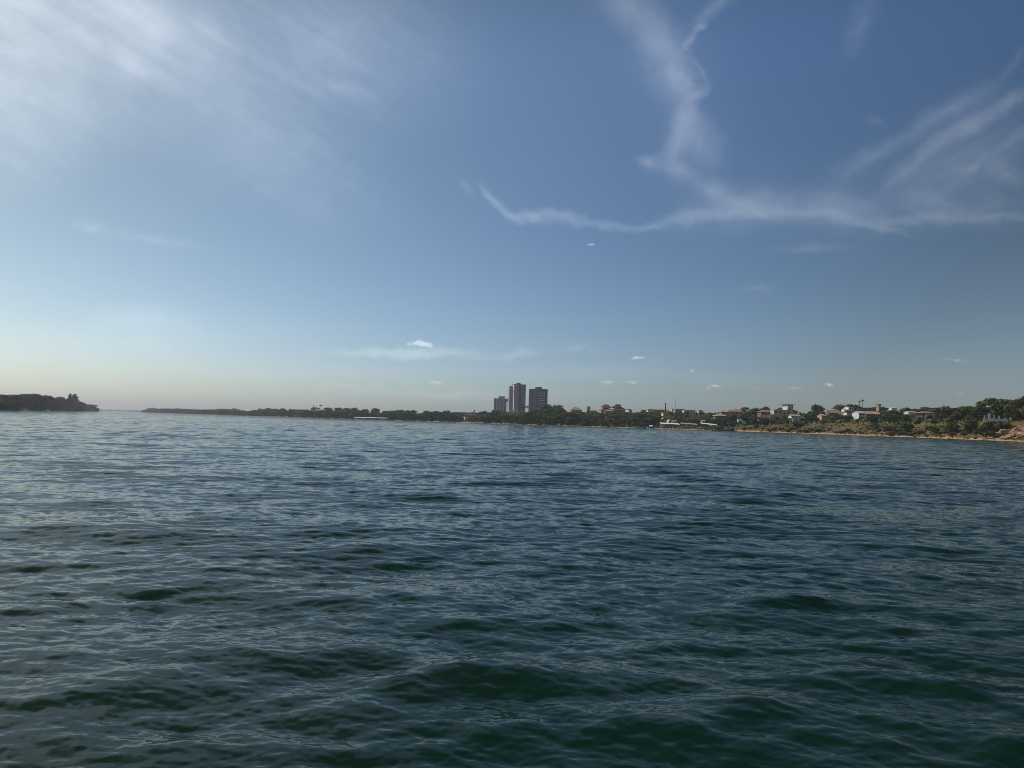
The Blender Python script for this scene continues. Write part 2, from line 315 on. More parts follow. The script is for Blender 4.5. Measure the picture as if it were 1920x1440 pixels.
def cent(n): return vmth('SUBTRACT', n.outputs[1], (.5, .5, .5))
sub = vmth('ADD', cent(tn(1.1, 3, (.6, 1.6, 1))), cent(tn(.33, 2, (.5, 1.4, 1), .3)))
lanes = tn(.012, 3, (.35, 1.4, 1), .2).outputs[0]
chop = mth('MULTIPLY', att.outputs['Fac'], mth('ADD', mth('MULTIPLY', lanes, 1.2), .4))
tilt = scl(vmth('MULTIPLY', sub, (3.1, 4.6, 0)), chop)
rip = vmth('ADD', vmth('MULTIPLY', cent(tn(7, 4, (.5, 1.5, 1), .2)), (.06, .11, 0)), vmth('MULTIPLY', cent(tn(22, 2, (.5, 1.4, 1), -.25)), (.03, .05, 0)))
nrm = vmth('NORMALIZE', vmth('ADD', vmth('ADD', geo.outputs['Normal'], tilt), rip))
L.new(nrm, p.inputs['Normal'])
# suspended silt: slightly greener or browner water in broad drifts
rp = nd('ShaderNodeValToRGB'); L.new(tn(.05, 3).outputs[0], rp.inputs[0]); rp.color_ramp.elements[0].position = .35; rp.color_ramp.elements[1].position = .65
rp.color_ramp.elements[0].color = (.0045, .0185, .0125, 1); rp.color_ramp.elements[1].color = (.0055, .0220, .0160, 1); L.new(rp.outputs[0], p.inputs['Base Color'])
# river silt: part of the surface scatters instead of mirroring the sky
df = nd('ShaderNodeBsdfDiffuse'); L.new(rp.outputs[0], df.inputs['Color']); ms = nd('ShaderNodeMixShader'); ms.inputs[0].default_value = .16
L.new(p.outputs[0], ms.inputs[1]); L.new(df.outputs[0], ms.inputs[2]); L.new(ms.outputs[0], N['Material Output'].inputs['Surface'])
water = grid_mesh('water', V, na, nr, wm); tag(water, kind='structure')
at_ = water.data.attributes.new('chop', 'FLOAT', 'POINT'); at_.data.foreach_set('value', np.sqrt(np.maximum(LACK, 0)).astype(np.float32).ravel())
del X, Yg, Z, DX, DY, V

# ------------------------------------------------------------------ land: both banks as strips along the shorelines
def resample(P, step):
    P = np.array(P, float); d = np.r_[0, np.cumsum(np.hypot(*np.diff(P, axis=0).T))]; n = int(d[-1]/step); q = np.linspace(0, d[-1], n)
    x = np.interp(q, d, P[:, 0]); y = np.interp(q, d, P[:, 1]); kk = 9; ker = np.ones(kk)/kk
    xp = np.convolve(np.pad(x, kk//2, mode='edge'), ker, 'valid'); yp = np.convolve(np.pad(y, kk//2, mode='edge'), ker, 'valid')
    xp[0], yp[0], xp[-1], yp[-1] = x[0], y[0], x[-1], y[-1]; return np.stack([xp, yp], 1)
ctl = [(1920, 310), (1700, 400), (1540, 470), (1370, 560), (1140, 660), (960, 760), (720, 1000), (480, 1450), (265, 2600)]
SR = [(170, -300), (195, 0), (203, 150), (206, 240)]+[(uat(px)*Y, Y) for px, Y in ctl]
SR = resample(SR, 4)
SL = [(-180, -300), (-200, 0), (-250, 200), (-340, 450)]+[(uat(px)*Y, Y) for px, Y in [(0, 640), (100, 1000), (186, 1700)]]+[(-1010, 1820), (-1400, 2000), (-2400, 2300)]
SL = resample(SL, 5)
def normals(S, side):
    t = np.gradient(S, axis=0); t /= np.hypot(t[:, 0], t[:, 1])[:, None]; return np.stack([t[:, 1], -t[:, 0]], 1)*side
def smoothnoise(n, per, seed, ):
    g = np.random.default_rng(seed); k = int(n/per)+3; return np.interp(np.arange(n)/per, np.arange(k), g.normal(size=k))
NR_ = normals(SR, 1); NL_ = normals(SL, -1)
for arr in (NR_, NL_):
    for c in range(2): arr[:, c] = np.convolve(np.pad(arr[:, c], 20, mode='edge'), np.ones(41)/41, 'valid')
    arr /= np.hypot(arr[:, 0], arr[:, 1])[:, None]
SR += NR_*(smoothnoise(len(SR), 9, 1)*1.2+smoothnoise(len(SR), 3, 2)*.5)[:, None]
SL += NL_*(smoothnoise(len(SL), 9, 3)*2+smoothnoise(len(SL), 3, 4)*.8)[:, None]
def profR(Y, t):
    hb = np.interp(Y, [240, 330, 400, 480, 540, 585, 620, 700, 900, 1500, 2600], [9, 9, 8.6, 7.8, 6.2, 4.0, 2.2, 2.0, 3.0, 2.2, 1.5])
    hp = np.interp(Y, [240, 330, 450, 560, 700, 1000, 1300, 1900, 2600], [13, 14, 15.5, 16.5, 16, 14, 11, 5, 3])
    bw = np.interp(Y, [240, 400, 520, 620, 2600], [21, 26, 34, 40, 30])
    ss = lambda x: x*x*(3-2*x)
    e = np.clip((t-2.5)/(bw-2.5), 0, 1)
    h = np.where(t < 2.5, t*.14, .35+(hb-.35)*ss(e)**.8)
    return h+(hp-hb)*ss(np.clip((t-bw)/190, 0, 1))
def profL(Y, t):
    ss = lambda x: x*x*(3-2*x)
    k = np.interp(Y, [450, 900, 1500, 1750], [1, 1, .5, .15])
    return np.where(t < 2, t*.3, .6+1.6*k*ss(np.clip((t-2)/5, 0, 1)))+5.5*k*ss(np.clip((t-12)/110, 0, 1))
def noise2(x, y):
    return (np.sin(x*.23+1.7*np.sin(y*.11))*np.sin(y*.19+1.1*np.sin(x*.13+2))+.5*np.sin(x*.61+y*.37)*np.sin(y*.53-x*.29+1)+.25*np.sin(x*1.3+2*np.sin(y*.9))*np.sin(y*1.1))
def bank(name, S, Nn_, prof, m_, amp):
    T = np.array([-14, -6, -2, -.5, .3, 1, 2, 3, 4, 5.5, 7, 9, 11, 13, 15, 17, 19, 21, 24, 27, 31, 36, 42, 50, 60, 75, 95, 120, 150, 190, 240, 320, 450, 650, 950])
    x = S[:, 0][None]+Nn_[:, 0][None]*T[:, None]; y = S[:, 1][None]+Nn_[:, 1][None]*T[:, None]
    h = prof(np.repeat(S[:, 1][None], len(T), 0), np.repeat(T[:, None], len(S), 1)); h = np.where(T[:, None] < 0, T[:, None]*.25-.02, h)
    a_ = np.clip((T-2)/10, 0, 1)[:, None]*amp
    h = h+a_*noise2(x, y)
    return grid_mesh(name, np.stack([x, y, h], -1).reshape(-1, 3), len(S), len(T), m_)
def ground_mat(name, sand, earth, grass, dry):
    mt = bpy.data.materials.new(name); mt.use_nodes = True; t = mt.node_tree; n_ = t.nodes; l_ = t.links; p = n_['Principled BSDF']; p.inputs['Roughness'].default_value = .95; p.inputs['Specular IOR Level'].default_value = .1
    tx = n_.new('ShaderNodeTexCoord'); sx = n_.new('ShaderNodeSeparateXYZ'); l_.new(tx.outputs['Object'], sx.inputs[0])
    def ns(sc_, det=5):
        q = n_.new('ShaderNodeTexNoise'); q.inputs['Scale'].default_value = sc_; q.inputs['Detail'].default_value = det; q.inputs['Roughness'].default_value = .65; l_.new(tx.outputs['Object'], q.inputs['Vector']); return q.outputs[0]
    def rampf(src, a0, a1):
        q = n_.new('ShaderNodeMapRange'); q.interpolation_type = 'SMOOTHSTEP'; q.inputs[1].default_value = a0; q.inputs[2].default_value = a1; l_.new(src, q.inputs[0]); return q.outputs[0]
    def mix(f_, a_, b_):
        q = n_.new('ShaderNodeMix'); q.data_type = 'RGBA'; l_.new(f_, q.inputs[0])
        for i, v in ((6, a_), (7, b_)):
            if isinstance(v, tuple): q.inputs[i].default_value = (*v, 1)
            else: l_.new(v, q.inputs[i])
        return q.outputs[2]
    zz = n_.new('ShaderNodeMath'); zz.operation = 'MULTIPLY_ADD'; l_.new(ns(.25), zz.inputs[0]); zz.inputs[1].default_value = 1.8; l_.new(sx.outputs[2], zz.inputs[2])
    e_ = mix(rampf(ns(.9), .42, .6), earth, tuple(c*.55 for c in earth))
    g_ = mix(rampf(ns(.6), .4, .6), grass, dry)
    eg = mix(rampf(ns(.11), .34, .50), e_, g_)
    c_2 = mix(rampf(zz.outputs[0], 1.35, 1.9), mix(rampf(ns(.5), .35, .65), sand, tuple(c*.7 for c in sand)), eg)
    c_3 = mix(rampf(zz.outputs[0], 8.2, 10.5), c_2, mix(rampf(ns(.35), .4, .62), tuple(c*.55 for c in grass), earth)); l_.new(c_3, p.inputs['Base Color'])
    bm = n_.new('ShaderNodeBump'); bm.inputs['Strength'].default_value = .7; bm.inputs['Distance'].default_value = .5; l_.new(ns(1.2, 8), bm.inputs['Height']); l_.new(bm.outputs[0], p.inputs['Normal'])
    return mt
gm = ground_mat('river_bank_soil', (.52, .33, .21), (.21, .115, .07), (.08, .085, .03), (.17, .115, .06))
gl = ground_mat('far_bank_soil', (.16, .12, .09), (.10, .07, .05), (.05, .06, .025), (.08, .07, .04))
tag(bank('river_bank', SR, NR_, profR, gm, .45), kind='structure')
tag(bank('opposite_river_bank', SL, NL_, profL, gl, .4), kind='structure')
def locate(S, Nn_, x, y):
    d = (S[:, 0]-x)**2+(S[:, 1]-y)**2; i = int(d.argmin()); t = (x-S[i, 0])*Nn_[i, 0]+(y-S[i, 1])*Nn_[i, 1]; return i, t
def gR(x, y):
    i, t = locate(SR, NR_, x, y); h = float(profR(SR[i, 1], np.array(t))) if t > 0 else t*.25
    return h+min(1, max(0, (t-2)/10))*.45*float(noise2(x, y))
def gL(x, y):
    i, t = locate(SL, NL_, x, y); h = float(profL(SL[i, 1], np.array(t))) if t > 0 else t*.25
    return h+min(1, max(0, (t-2)/10))*.4*float(noise2(x, y))
def shoreY(px, S=None):      # distance at which the column px meets the bank
    S = SR if S is None else S; u = uat(px); k = S[:, 1] > 50; q = S[k, 0]/S[k, 1]-u; i = np.where(np.diff(np.sign(q)))[0]
    return float(S[k, 1][i[0]]) if len(i) else 310.
def hit(px, py):             # where the sight line over (px, py) meets the right bank
    Y = shoreY(px)+1
    while Y < 1400:
        P = at(px, py, Y)
        if gR(P.x, P.y) >= P.z: return Y
        Y += 4
    return None

# far shore closing the river
fx = np.linspace(-7000, 3500, 500); tt = np.array([-30, 0, 20, 60, 300, 1200]); gY = 6200+fx*.05
hh = np.array([-3, .2, 2, 3, 4, 4])
Vf = np.stack([np.repeat(fx[None], 6, 0), gY[None]+tt[:, None], np.repeat(hh[:, None], 500, 1)+np.where(tt[:, None] > 0, noise2(fx*.02, fx*.01)[None]*.8, 0)], -1).reshape(-1, 3)
tag(grid_mesh('distant_shore', Vf, 500, 6, gl), kind='structure')

# ------------------------------------------------------------------ tree prototypes (hidden source meshes)
def leafcloud(blobs, n, size, seed, flat=.0):
    g = np.random.default_rng(seed); B = np.array(blobs, float); vol = (B[:, 3]*B[:, 4]); pr = vol/vol.sum(); idx = g.choice(len(B), n, p=pr)
    d = g.normal(size=(n, 3)); d /= np.linalg.norm(d, axis=1)[:, None]; r_ = g.random(n)**.28
    c = B[idx, :3]+d*(r_[:, None])*np.stack([B[idx, 3], B[idx, 3], B[idx, 4]], 1)*(1+.12*g.normal(size=(n, 1)))
    nr_ = d*1.2+g.normal(size=(n, 3))*.7+np.array([0, 0, .45]); nr_ /= np.linalg.norm(nr_, axis=1)[:, None]
    a_ = np.cross(nr_, g.normal(size=(n, 3))); a_ /= np.linalg.norm(a_, axis=1)[:, None]; b_ = np.cross(nr_, a_)
    sz = size*(.6+.8*g.random((n, 1))); k1 = a_*sz; k2 = b_*sz*(.55+.3*g.random((n, 1))); bend = nr_*sz*.25
    V = np.stack([c-k1, c-k2*.9+bend, c+k1, c+k2+bend], 1).reshape(-1, 3); return V
def quadmesh(name, V, m_):
    n = len(V)//4; me = bpy.data.meshes.new(name); me.vertices.add(4*n); me.vertices.foreach_set('co', V.astype(np.float32).ravel())
    me.loops.add(4*n); me.loops.foreach_set('vertex_index', np.arange(4*n, dtype=np.int32)); me.polygons.add(n); me.polygons.foreach_set('loop_start', np.arange(0, 4*n, 4, dtype=np.int32))
    me.update(calc_edges=True); me.materials.append(m_); return me
def crown_round(seed, rw=.5, low=.12, lobes=28):
    g = random.Random(seed); bl = []
    for i in range(lobes):
        th = g.uniform(0, 6.283); zz = g.uniform(low, .9); env = rw*math.sqrt(max(.25, 1-((zz-.48)/.5)**2)); rr = env*g.uniform(.35, .85)
        s_ = g.uniform(.11, .2); bl.append((rr*math.cos(th), rr*math.sin(th), zz, s_, s_*.72))
    bl.append((0, 0, .55, rw*.55, .3)); return bl
def crown_spread(seed, lobes=20):
    g = random.Random(seed); bl = []
    for i in range(lobes):
        th = g.uniform(0, 6.283); rr = .72*math.sqrt(g.uniform(.03, 1)); s_ = g.uniform(.13, .22); bl.append((rr*math.cos(th), rr*math.sin(th), .84-.22*rr*rr+g.uniform(-.09, .05), s_, s_*.5))
    for i in range(9):
        th = g.uniform(0, 6.283); q = g.uniform(.2, .5); bl.append((q*math.cos(th), q*math.sin(th), g.uniform(.22, .62), .17, .13))
    return bl
def crown_cone(seed):
    g = random.Random(seed); bl = []
    for i in range(16):
        zz = .12+.82*i/15; r_ = .25*(1-zz)+.05; th = g.uniform(0, 6.28); bl.append((r_*.35*math.cos(th), r_*.35*math.sin(th), zz, r_, .09))
    return bl
def crown_sparse(seed):
    g = random.Random(seed); bl = []
    for i in range(13):
        th = g.uniform(0, 6.283); zz = g.uniform(.5, .97); rr = g.uniform(.1, .4); s_ = g.uniform(.06, .11); bl.append((rr*math.cos(th), rr*math.sin(th), zz, s_, s_*.6))
    return bl
def crown_bush(seed):
    g = random.Random(seed); bl = []
    for i in range(12):
        th = g.uniform(0, 6.283); rr = g.uniform(0, .6); s_ = g.uniform(.2, .36); bl.append((rr*math.cos(th), rr*math.sin(th), g.uniform(.12, .72)*(1-.35*rr), s_, s_*.7))
    return bl
def trunk_mesh(kind, seed, bl):
    g = random.Random(seed); t = MB(); fork = .32 if kind != 'cone' else .9
    t.tube((0, 0, -.12), (g.uniform(-.02, .02), g.uniform(-.02, .02), fork), .034, .022, 7)
    if kind != 'cone':
        for q in sorted(bl, key=lambda q: -q[2])[:8]:
            mid = (q[0]*.45, q[1]*.45, fork+(q[2]-fork)*.55); t.tube((0, 0, fork*.85), mid, .02, .013, 5); t.tube(mid, (q[0], q[1], q[2]), .013, .005, 4)
    me = bpy.data.meshes.new('trunk'); me.from_pydata(t.v, [], t.f); me.materials.append(M['bark']); return me
PROTO = {}
def proto(key, kind, bl, n, size, matn, seed):
    PROTO[key] = (trunk_mesh(kind, seed, bl), quadmesh('crown', leafcloud(bl, n, size, seed), M[matn]))
for i in range(5):
    for c_n in ('leaf_dark', 'leaf_green', 'leaf_olive'): proto(('round', i, c_n), 'round', crown_round(40+i, [.5, .44, .55, .38, .48][i]), 3000, .042, c_n, 40+i)
for i in range(3):
    for c_n in ('leaf_dark', 'leaf_green', 'leaf_olive', 'leaf_dry'): proto(('spread', i, c_n), 'spread', crown_spread(60+i), 2400, .045, c_n, 60+i)
for i in range(2): proto(('cone', i, 'leaf_dark'), 'cone', crown_cone(70+i), 1300, .04, 'leaf_dark', 70+i)
for i in range(2): proto(('sparse', i, 'leaf_dark'), 'sparse', crown_sparse(80+i), 420, .035, 'leaf_dark', 80+i); PROTO[('sparse', i, 'leaf_dry')] = (PROTO[('sparse', i, 'leaf_dark')][0], quadmesh('crown', leafcloud(crown_sparse(80+i), 700, .035, 90+i), M['leaf_dry']))
for i in range(3):
    for c_n in ('leaf_dark', 'leaf_green', 'leaf_olive', 'leaf_dry'):
        PROTO[('bush', i, c_n)] = (None, quadmesh('bush', leafcloud(crown_bush(30+i), 1000, .09, 30+i), M[c_n]))
def palm_meshes():
    t = MB(); t.tube((0, 0, -.1), (.03, .01, .45), .022, .016, 7); t.tube((.03, .01, .45), (.07, .02, .86), .016, .013, 7); V = []; g = random.Random(5)
    for i in range(20):
        th = i*2.4; up_ = g.uniform(.1, 1.2); P0 = Vector((.07, .02, .86)); dr = Vector((math.cos(th), math.sin(th), 0)); sd = Vector((-math.sin(th), math.cos(th), 0)); pts = []
        for k in range(6):
            q = k/5; pts.append(P0+dr*(.33*q)+Vector((0, 0, .13*up_*q*(1.6-q*1.2)-.22*q*q*(1.25-up_*.6))))
        for k in range(5):
            for sg in (-1, 1):
                a_, b_ = pts[k], pts[k+1]; wv = sd*sg*(.05*(1-abs(k-2)/4)); dn = Vector((0, 0, -.025)); V += [a_, b_, b_+wv+dn, a_+wv+dn]
    me = bpy.data.meshes.new('trunk'); me.from_pydata(t.v, [], t.f); me.materials.append(M['bark'])
    return me, quadmesh('crown', np.array([tuple(v) for v in V]), M['leaf_green'])
PROTO[('palm', 0, 'leaf_green')] = palm_meshes()

NAMES = dict(round='broadleaf_tree', spread='spreading_tree', cone='conifer_tree', sparse='sparse_tree', palm='palm_tree', bush='bush')
TREES = []
def add_tree(key, x, y, gz, h, wd=None, grp=None):
    """wd = crown width factor relative to height"""
    kind = key[0]; tm, cm = PROTO[key]; rz = random.uniform(0, 6.28); wf = (wd or 1.0)*h
    if kind == 'bush':
        o = bpy.data.objects.new('bush', cm); col.objects.link(o); o.location = (x, y, gz-.1); o.rotation_euler = (0, 0, rz); o.scale = (wf, wf, h)
        o['category'] = 'bush'
    else:
        o = empty(NAMES[kind], (x, y, gz), rz, None, 'tree'); o.scale = (wf, wf, h)
        a_ = bpy.data.objects.new('trunk', tm); b_ = bpy.data.objects.new('crown', cm)
        for q in (a_, b_): col.objects.link(q); q.parent = o
    TREES.append((o, key, x, y, gz, h, grp)); return o
# skyline of the vegetation in the photograph (px, py)
SKY_R = [(265, 772), (280, 765), (330, 765), (360, 767), (440, 766), (470, 771), (490, 764), (510, 765), (532, 765), (560, 766), (590, 767), (605, 768), (612, 763), (625, 762), (650, 764), (670, 764), (690, 767), (705, 764), (715, 769),
 (735, 769), (745, 772), (755, 767), (780, 769), (800, 769), (830, 769), (840, 767), (850, 769), (866, 770), (873, 777), (886, 776), (893, 773), (905, 770), (925, 767), (945, 767), (952, 771), (962, 774), (975, 773), (985, 766), (1000, 768), (1015, 764),
 (1025, 758), (1040, 757), (1048, 763), (1060, 762), (1068, 765), (1075, 771), (1100, 771), (1110, 765), (1118, 770), (1135, 774), (1150, 771), (1180, 773), (1192, 768), (1205, 769), (1215, 773), (1240, 776), (1260, 777), (1290, 779), (1315, 779), (1340, 775),
 (1362, 776), (1380, 776), (1385, 764), (1392, 759), (1402, 760), (1412, 763), (1424, 765), (1440, 769), (1455, 769), (1462, 765), (1475, 765), (1487, 758), (1502, 758), (1512, 764), (1524, 765), (1532, 758), (1540, 765), (1552, 766), (1568, 769), (1575, 757),
 (1588, 754), (1602, 758), (1608, 766), (1625, 765), (1636, 762), (1646, 769), (1660, 765), (1682, 761), (1692, 760), (1704, 764), (1715, 768), (1730, 772), (1745, 766), (1765, 764), (1790, 762), (1806, 761), (1818, 760), (1832, 760), (1842, 765), (1858, 765),
 (1868, 752), (1880, 746), (1900, 746), (1920, 742), (2000, 742)]
SKY_L = [(-60, 735), (0, 737), (7, 738), (15, 742), (20, 738), (45, 736), (60, 738), (70, 741), (90, 741), (102, 745), (111, 742), (120, 747), (128, 750), (147, 752), (158, 755), (165, 757), (175, 761), (184, 764), (187, 770)]
def skyy(px, T): return float(np.interp(px, [q[0] for q in T], [q[1] for q in T]))
# what must stay visible: (px0, px1, lowest visible row, distance)
KEEP = []

# ------------------------------------------------------------------ buildings
def add_window(par, x, z, w_, h_, y, m_='glass', frame=None):
    o = MB().box(x-w_/2, x+w_/2, y-.06, y+.12, z-h_/2, z+h_/2).build('window', M[m_], par)
    if frame:
        t = .12; f_ = MB(); f_.box(x-w_/2-t, x+w_/2+t, y-.1, y-.002, z+h_/2, z+h_/2+t).box(x-w_/2-t, x+w_/2+t, y-.16, y-.002, z-h_/2-t, z-h_/2)
        f_.box(x-w_/2-t, x-w_/2, y-.1, y-.002, z-h_/2, z+h_/2).box(x+w_/2, x+w_/2+t, y-.1, y-.002, z-h_/2, z+h_/2); f_.build('frame', M[frame], o)
    return o
def roof_gable(wd, dp, z, rh, ov=.6, th=.18):
    x = wd/2+ov; y0 = -ov; y1 = dp+ov; ym = dp/2; b = MB()
    for (ya, yb, za, zb) in ((y0, ym, z-rh*ov/(dp/2), z+rh), (ym, y1, z+rh, z-rh*ov/(dp/2))):
        b.poly([(-x, ya, za), (x, ya, za), (x, yb, zb), (-x, yb, zb), (-x, ya, za-th), (x, ya, za-th), (x, yb, zb-th), (-x, yb, zb-th)],
               [(0, 1, 2, 3), (7, 6, 5, 4), (0, 4, 5, 1), (1, 5, 6, 2), (2, 6, 7, 3), (3, 7, 4, 0)])
    return b
def roof_hip(wd, dp, z, rh, ov=.6, th=.18):
    x = wd/2+ov; y0 = -ov; y1 = dp+ov; ym = dp/2; k = min(x*.75, (dp/2+ov)*.9); b = MB()
    b.poly([(-x, y0, z), (x, y0, z), (x, y1, z), (-x, y1, z), (-x+k, ym, z+rh), (x-k, ym, z+rh), (-x, y0, z-th), (x, y0, z-th), (x, y1, z-th), (-x, y1, z-th)],
           [(0, 1, 5, 4), (1, 2, 5), (2, 3, 4, 5), (3, 0, 4), (0, 6, 7, 1), (1, 7, 8, 2), (2, 8, 9, 3), (3, 9, 6, 0), (9, 8, 7, 6)])
    return b
def gable_fill(wd, dp, z, rh, m_, par):
    b = MB(); x = wd/2-.004
    b.poly([(-x, .004, z), (-x, dp-.004, z), (-x, dp/2, z+rh-.2), (x, .004, z), (x, dp-.004, z), (x, dp/2, z+rh-.2)], [(0, 2, 1), (3, 4, 5), (0, 1, 4, 3), (1, 2, 5, 4), (2, 0, 3, 5)])
    b.build('gable', m_, par)
def house(name, label, cat, px0, px1, yt, yb, roof='gable', wall='white', rf='tile', rfrac=.4, rz=0, dp=8, nwin=3, door=True, Y=None, keep=None, floors=1, porch=False, group=None, parapet=False):
    pc = (px0+px1)/2
    if Y is None: Y = hit(pc, yb) or 700
    P = at(pc, yb, Y); gz = gR(P.x, P.y); zt = at(pc, yt, Y).z; wd = (px1-px0)*Y/FOC; base = P.z-gz; H = zt-gz
    if H < 3: H = 3
    rh = (zt-P.z)*rfrac if roof in ('gable', 'hip') else 0; ov = .6 if roof in ('gable', 'hip') else 0
    ov = min(ov, wd*.06); wd -= 2*ov
    r_ = empty(name, (P.x, P.y, gz), rz-math.atan2(P.x, P.y)*.35, label, cat, group)
    zw = H-rh; wm_ = M[wall]
    MB().box(-wd/2, wd/2, 0, dp, -1.5, zw).build('wall', wm_, r_)
    if roof == 'gable': roof_gable(wd, dp, zw, rh, ov).build('roof', M[rf], r_); gable_fill(wd, dp, zw, rh, wm_, r_)
    elif roof == 'hip': roof_hip(wd, dp, zw, rh, ov).build('roof', M[rf], r_)
    else:
        b = MB().box(-wd/2-.25, wd/2+.25, -.25, dp+.25, zw, zw+.3)
        b.build('roof', M[rf], r_)
    vis0 = max(0.2, base); fh = (zw-vis0)/floors
    for fl_ in range(floors):
        zc = vis0+fh*(fl_+.55); wh = min(1.3, fh*.42)
        for i in range(nwin):
            x = -wd/2+wd*(i+.5)/nwin
            if door and fl_ == 0 and i == nwin//2: MB().box(x-.5, x+.5, -.06, .1, vis0, vis0+min(2.1, fh*.8)).build('door', M['door'], r_)
            else: add_window(r_, x, zc, min(1.5, wd/nwin*.5), wh, 0, frame=('white' if Y < 520 else None))
    if porch:
        pr = MB().box(-wd/2+.2, wd/2-.2, -3.0, -.3, vis0+fh*.88, vis0+fh*.88+.16).build('porch_roof', M[rf], r_)
        for i in range(4):
            x = -wd/2+.5+(wd-1)*i/3; MB().box(x-.14, x+.14, -2.9, -2.62, -1, vis0+fh*.88-.003).build('post', wm_, r_)
    KEEP.append((px0-1, px1+1, yb if keep is None else keep, Y)); return r_, Y, wd, H

# ---- towers
def tower_base(px, Y, rz, name, label):
    P = at(px, horizon(px), Y); gz = gR(P.x, P.y); return empty(name, (P.x, P.y, gz), rz, label, 'building'), gz
# tall mauve tower
Y = 1400; U = Y/FOC; T2, gz = tower_base(971.5, Y, R(20), 'apartment_tower', 'tallest tower with pale lit side strip, dark central recess and tanks on its roof')
zt = at(971, 721, Y).z-gz; fh = 3.0
MB().box(-9.2, -.6, 0, 14, -2, zt).build('wall', M['tower_pale'], T2)
MB().box(-15.2, -9.203, 8.5, 14, -2, zt-2.6).build('side_wing', M['tower_light'], T2)
MB().box(-9.42, -9.21, .2, 8.4, -1, zt-.4).build('painted_sun_strip', M['white'], T2)  # added white strip: sunlight on the left face put into the colour
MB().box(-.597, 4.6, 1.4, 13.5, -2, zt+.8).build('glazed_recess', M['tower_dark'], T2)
MB().box(4.603, 13.2, -.3, 14, -2, zt).build('wall', M['tower_mauve'], T2)
MB().box(3.9, 13.7, -.8, 14.3, zt+.003, zt+.6).build('parapet', M['conc'], T2)
MB().box(-9.5, -.6, -.3, 14.3, zt+.003, zt+.5).build('parapet', M['conc'], T2)
for x0, x1, h_ in ((-2.8, -1.5, 3.2), (-.3, 4.3, 3.6)):
    b_ = MB().box(x0, x1, 4, 8, zt+.9, zt+h_).build('water_tank', M['steel'], T2)
for x in (-12.2, -10.4, -7.6, -4.2): MB().tube((x, 9, zt-2.5), (x, 9, zt+1.6 if x > -9 else zt-.9), .28, .2, 5).build('antenna', M['steel'], T2)
nf = int(zt/3.0)
for k in range(4, nf):
    zc = k*3.0+1.2
    for x in (-6.9, -3.0): MB().box(x-.9, x+.9, -.07, .1, zc-.55, zc+.65).build('window', M['glass'], T2)
    if zc > 24:
        for x in (7.0, 10.8): MB().box(x-.85, x+.85, -.37, -.2, zc-.55, zc+.65).build('window', M['glass'], T2)
    else:
        b_ = MB().box(5.2, 12.8, -.36, -.2, zc-.6, zc+.9).build('window', M['tower_dark'], T2)
        MB().box(5.0, 13.0, -1.4, -.303, zc-1.25, zc-.75).build('balcony', M['tower_light'], T2)
    MB().box(.1, 4.0, 1.33, 1.5, zc-.9, zc+.9).build('window', M['glass'], T2)
    if k % 2: MB().box(-14.0, -11.5, 8.43, 8.6, zc-.5, zc+.7).build('window', M['glass'], T2)
# brown slab tower with white balconies
T3, gz = tower_base(1009, Y, R(7), 'apartment_tower', 'wide brown tower with two columns of white balconies, right of the tallest tower')
zt = at(1009, 730, Y).z-gz
MB().box(-16.3, -.003, 0, 15, -2, zt).build('wall', M['tower_brown'], T3)
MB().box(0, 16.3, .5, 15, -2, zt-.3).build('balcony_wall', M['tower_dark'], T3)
MB().box(-16.6, 16.6, .2, 15.3, zt+.003, zt+.7).build('parapet', M['steel'], T3)
MB().box(-6, 6, 3, 11, zt+.703, zt+4.2).build('stair_tower', M['tower_brown'], T3); MB().tube((2.5, 7, zt+4.2), (2.5, 7, zt+6.4), .5, .25, 5).build('antenna', M['steel'], T3)
for k in range(3, int(zt/3.0)):
    zc = k*3.0+1.3
    for x in (-13.6, -9.6, -4.0): MB().box(x-.7, x+.7, -.07, .1, zc-.5, zc+.6).build('window', M['glass'], T3)
    for j, x in enumerate((3.4, 9.0)):
        sh = .5 if (k+j) % 2 else 0
        MB().box(x-2.1-sh, x+2.1, -1.1, .497, zc-1.2, zc-.15).build('balcony', M['white'], T3)
    MB().box(13.1, 14.6, .43, .6, zc-.5, zc+.6).build('window', M['glass'], T3)
# small distant grey tower
Y = 1750; U = Y/FOC; T1, gz = tower_base(938.5, Y, R(-4), 'apartment_tower', 'smallest grey tower with vertical bands, left of the tallest tower')
zt = at(938, 747, Y).z-gz
for x0, x1, y0, m_, dz in ((-16.5, -13.2, 0, 'tower_light', 0), (-13.197, -11.2, 1.2, 'tower_dark', -.4), (-11.197, -8.6, 0, 'tower_light', 0), (-8.597, 3.4, .5, 'tower_mauve', .3), (3.403, 5.4, 1.4, 'tower_dark', -.4), (5.403, 8.0, 0, 'tower_light', 0), (8.003, 12.2, 1.2, 'tower_dark', -.4), (12.203, 16.2, .2, 'tower_mauve', 0)):
    MB().box(x0, x1, y0, 14, -2, zt+dz).build('wall', M[m_], T1)
MB().box(-5.5, 8.4, 2.5, 11, zt+.5, zt+4.4).build('stair_tower', M['tower_light'], T1); MB().box(-6.2, 9.0, 2, 11.5, zt+4.403, zt+5).build('roof', M['conc'], T1)
for k in range(3, int(zt/3)-0):
    for x in (-6.0, -2.6, .8): MB().box(x-.7, x+.7, .43, .6, k*3+.9, k*3+2.1).build('window', M['glass'], T1)
house('apartment_building', 'narrow white block with a column of dark windows, between the two left towers', 'building', 952.5, 957.5, 753, 770, roof='flat', wall='white', rf='conc', Y=1480, rz=R(48), dp=6, nwin=1, door=False, floors=6, keep=771)
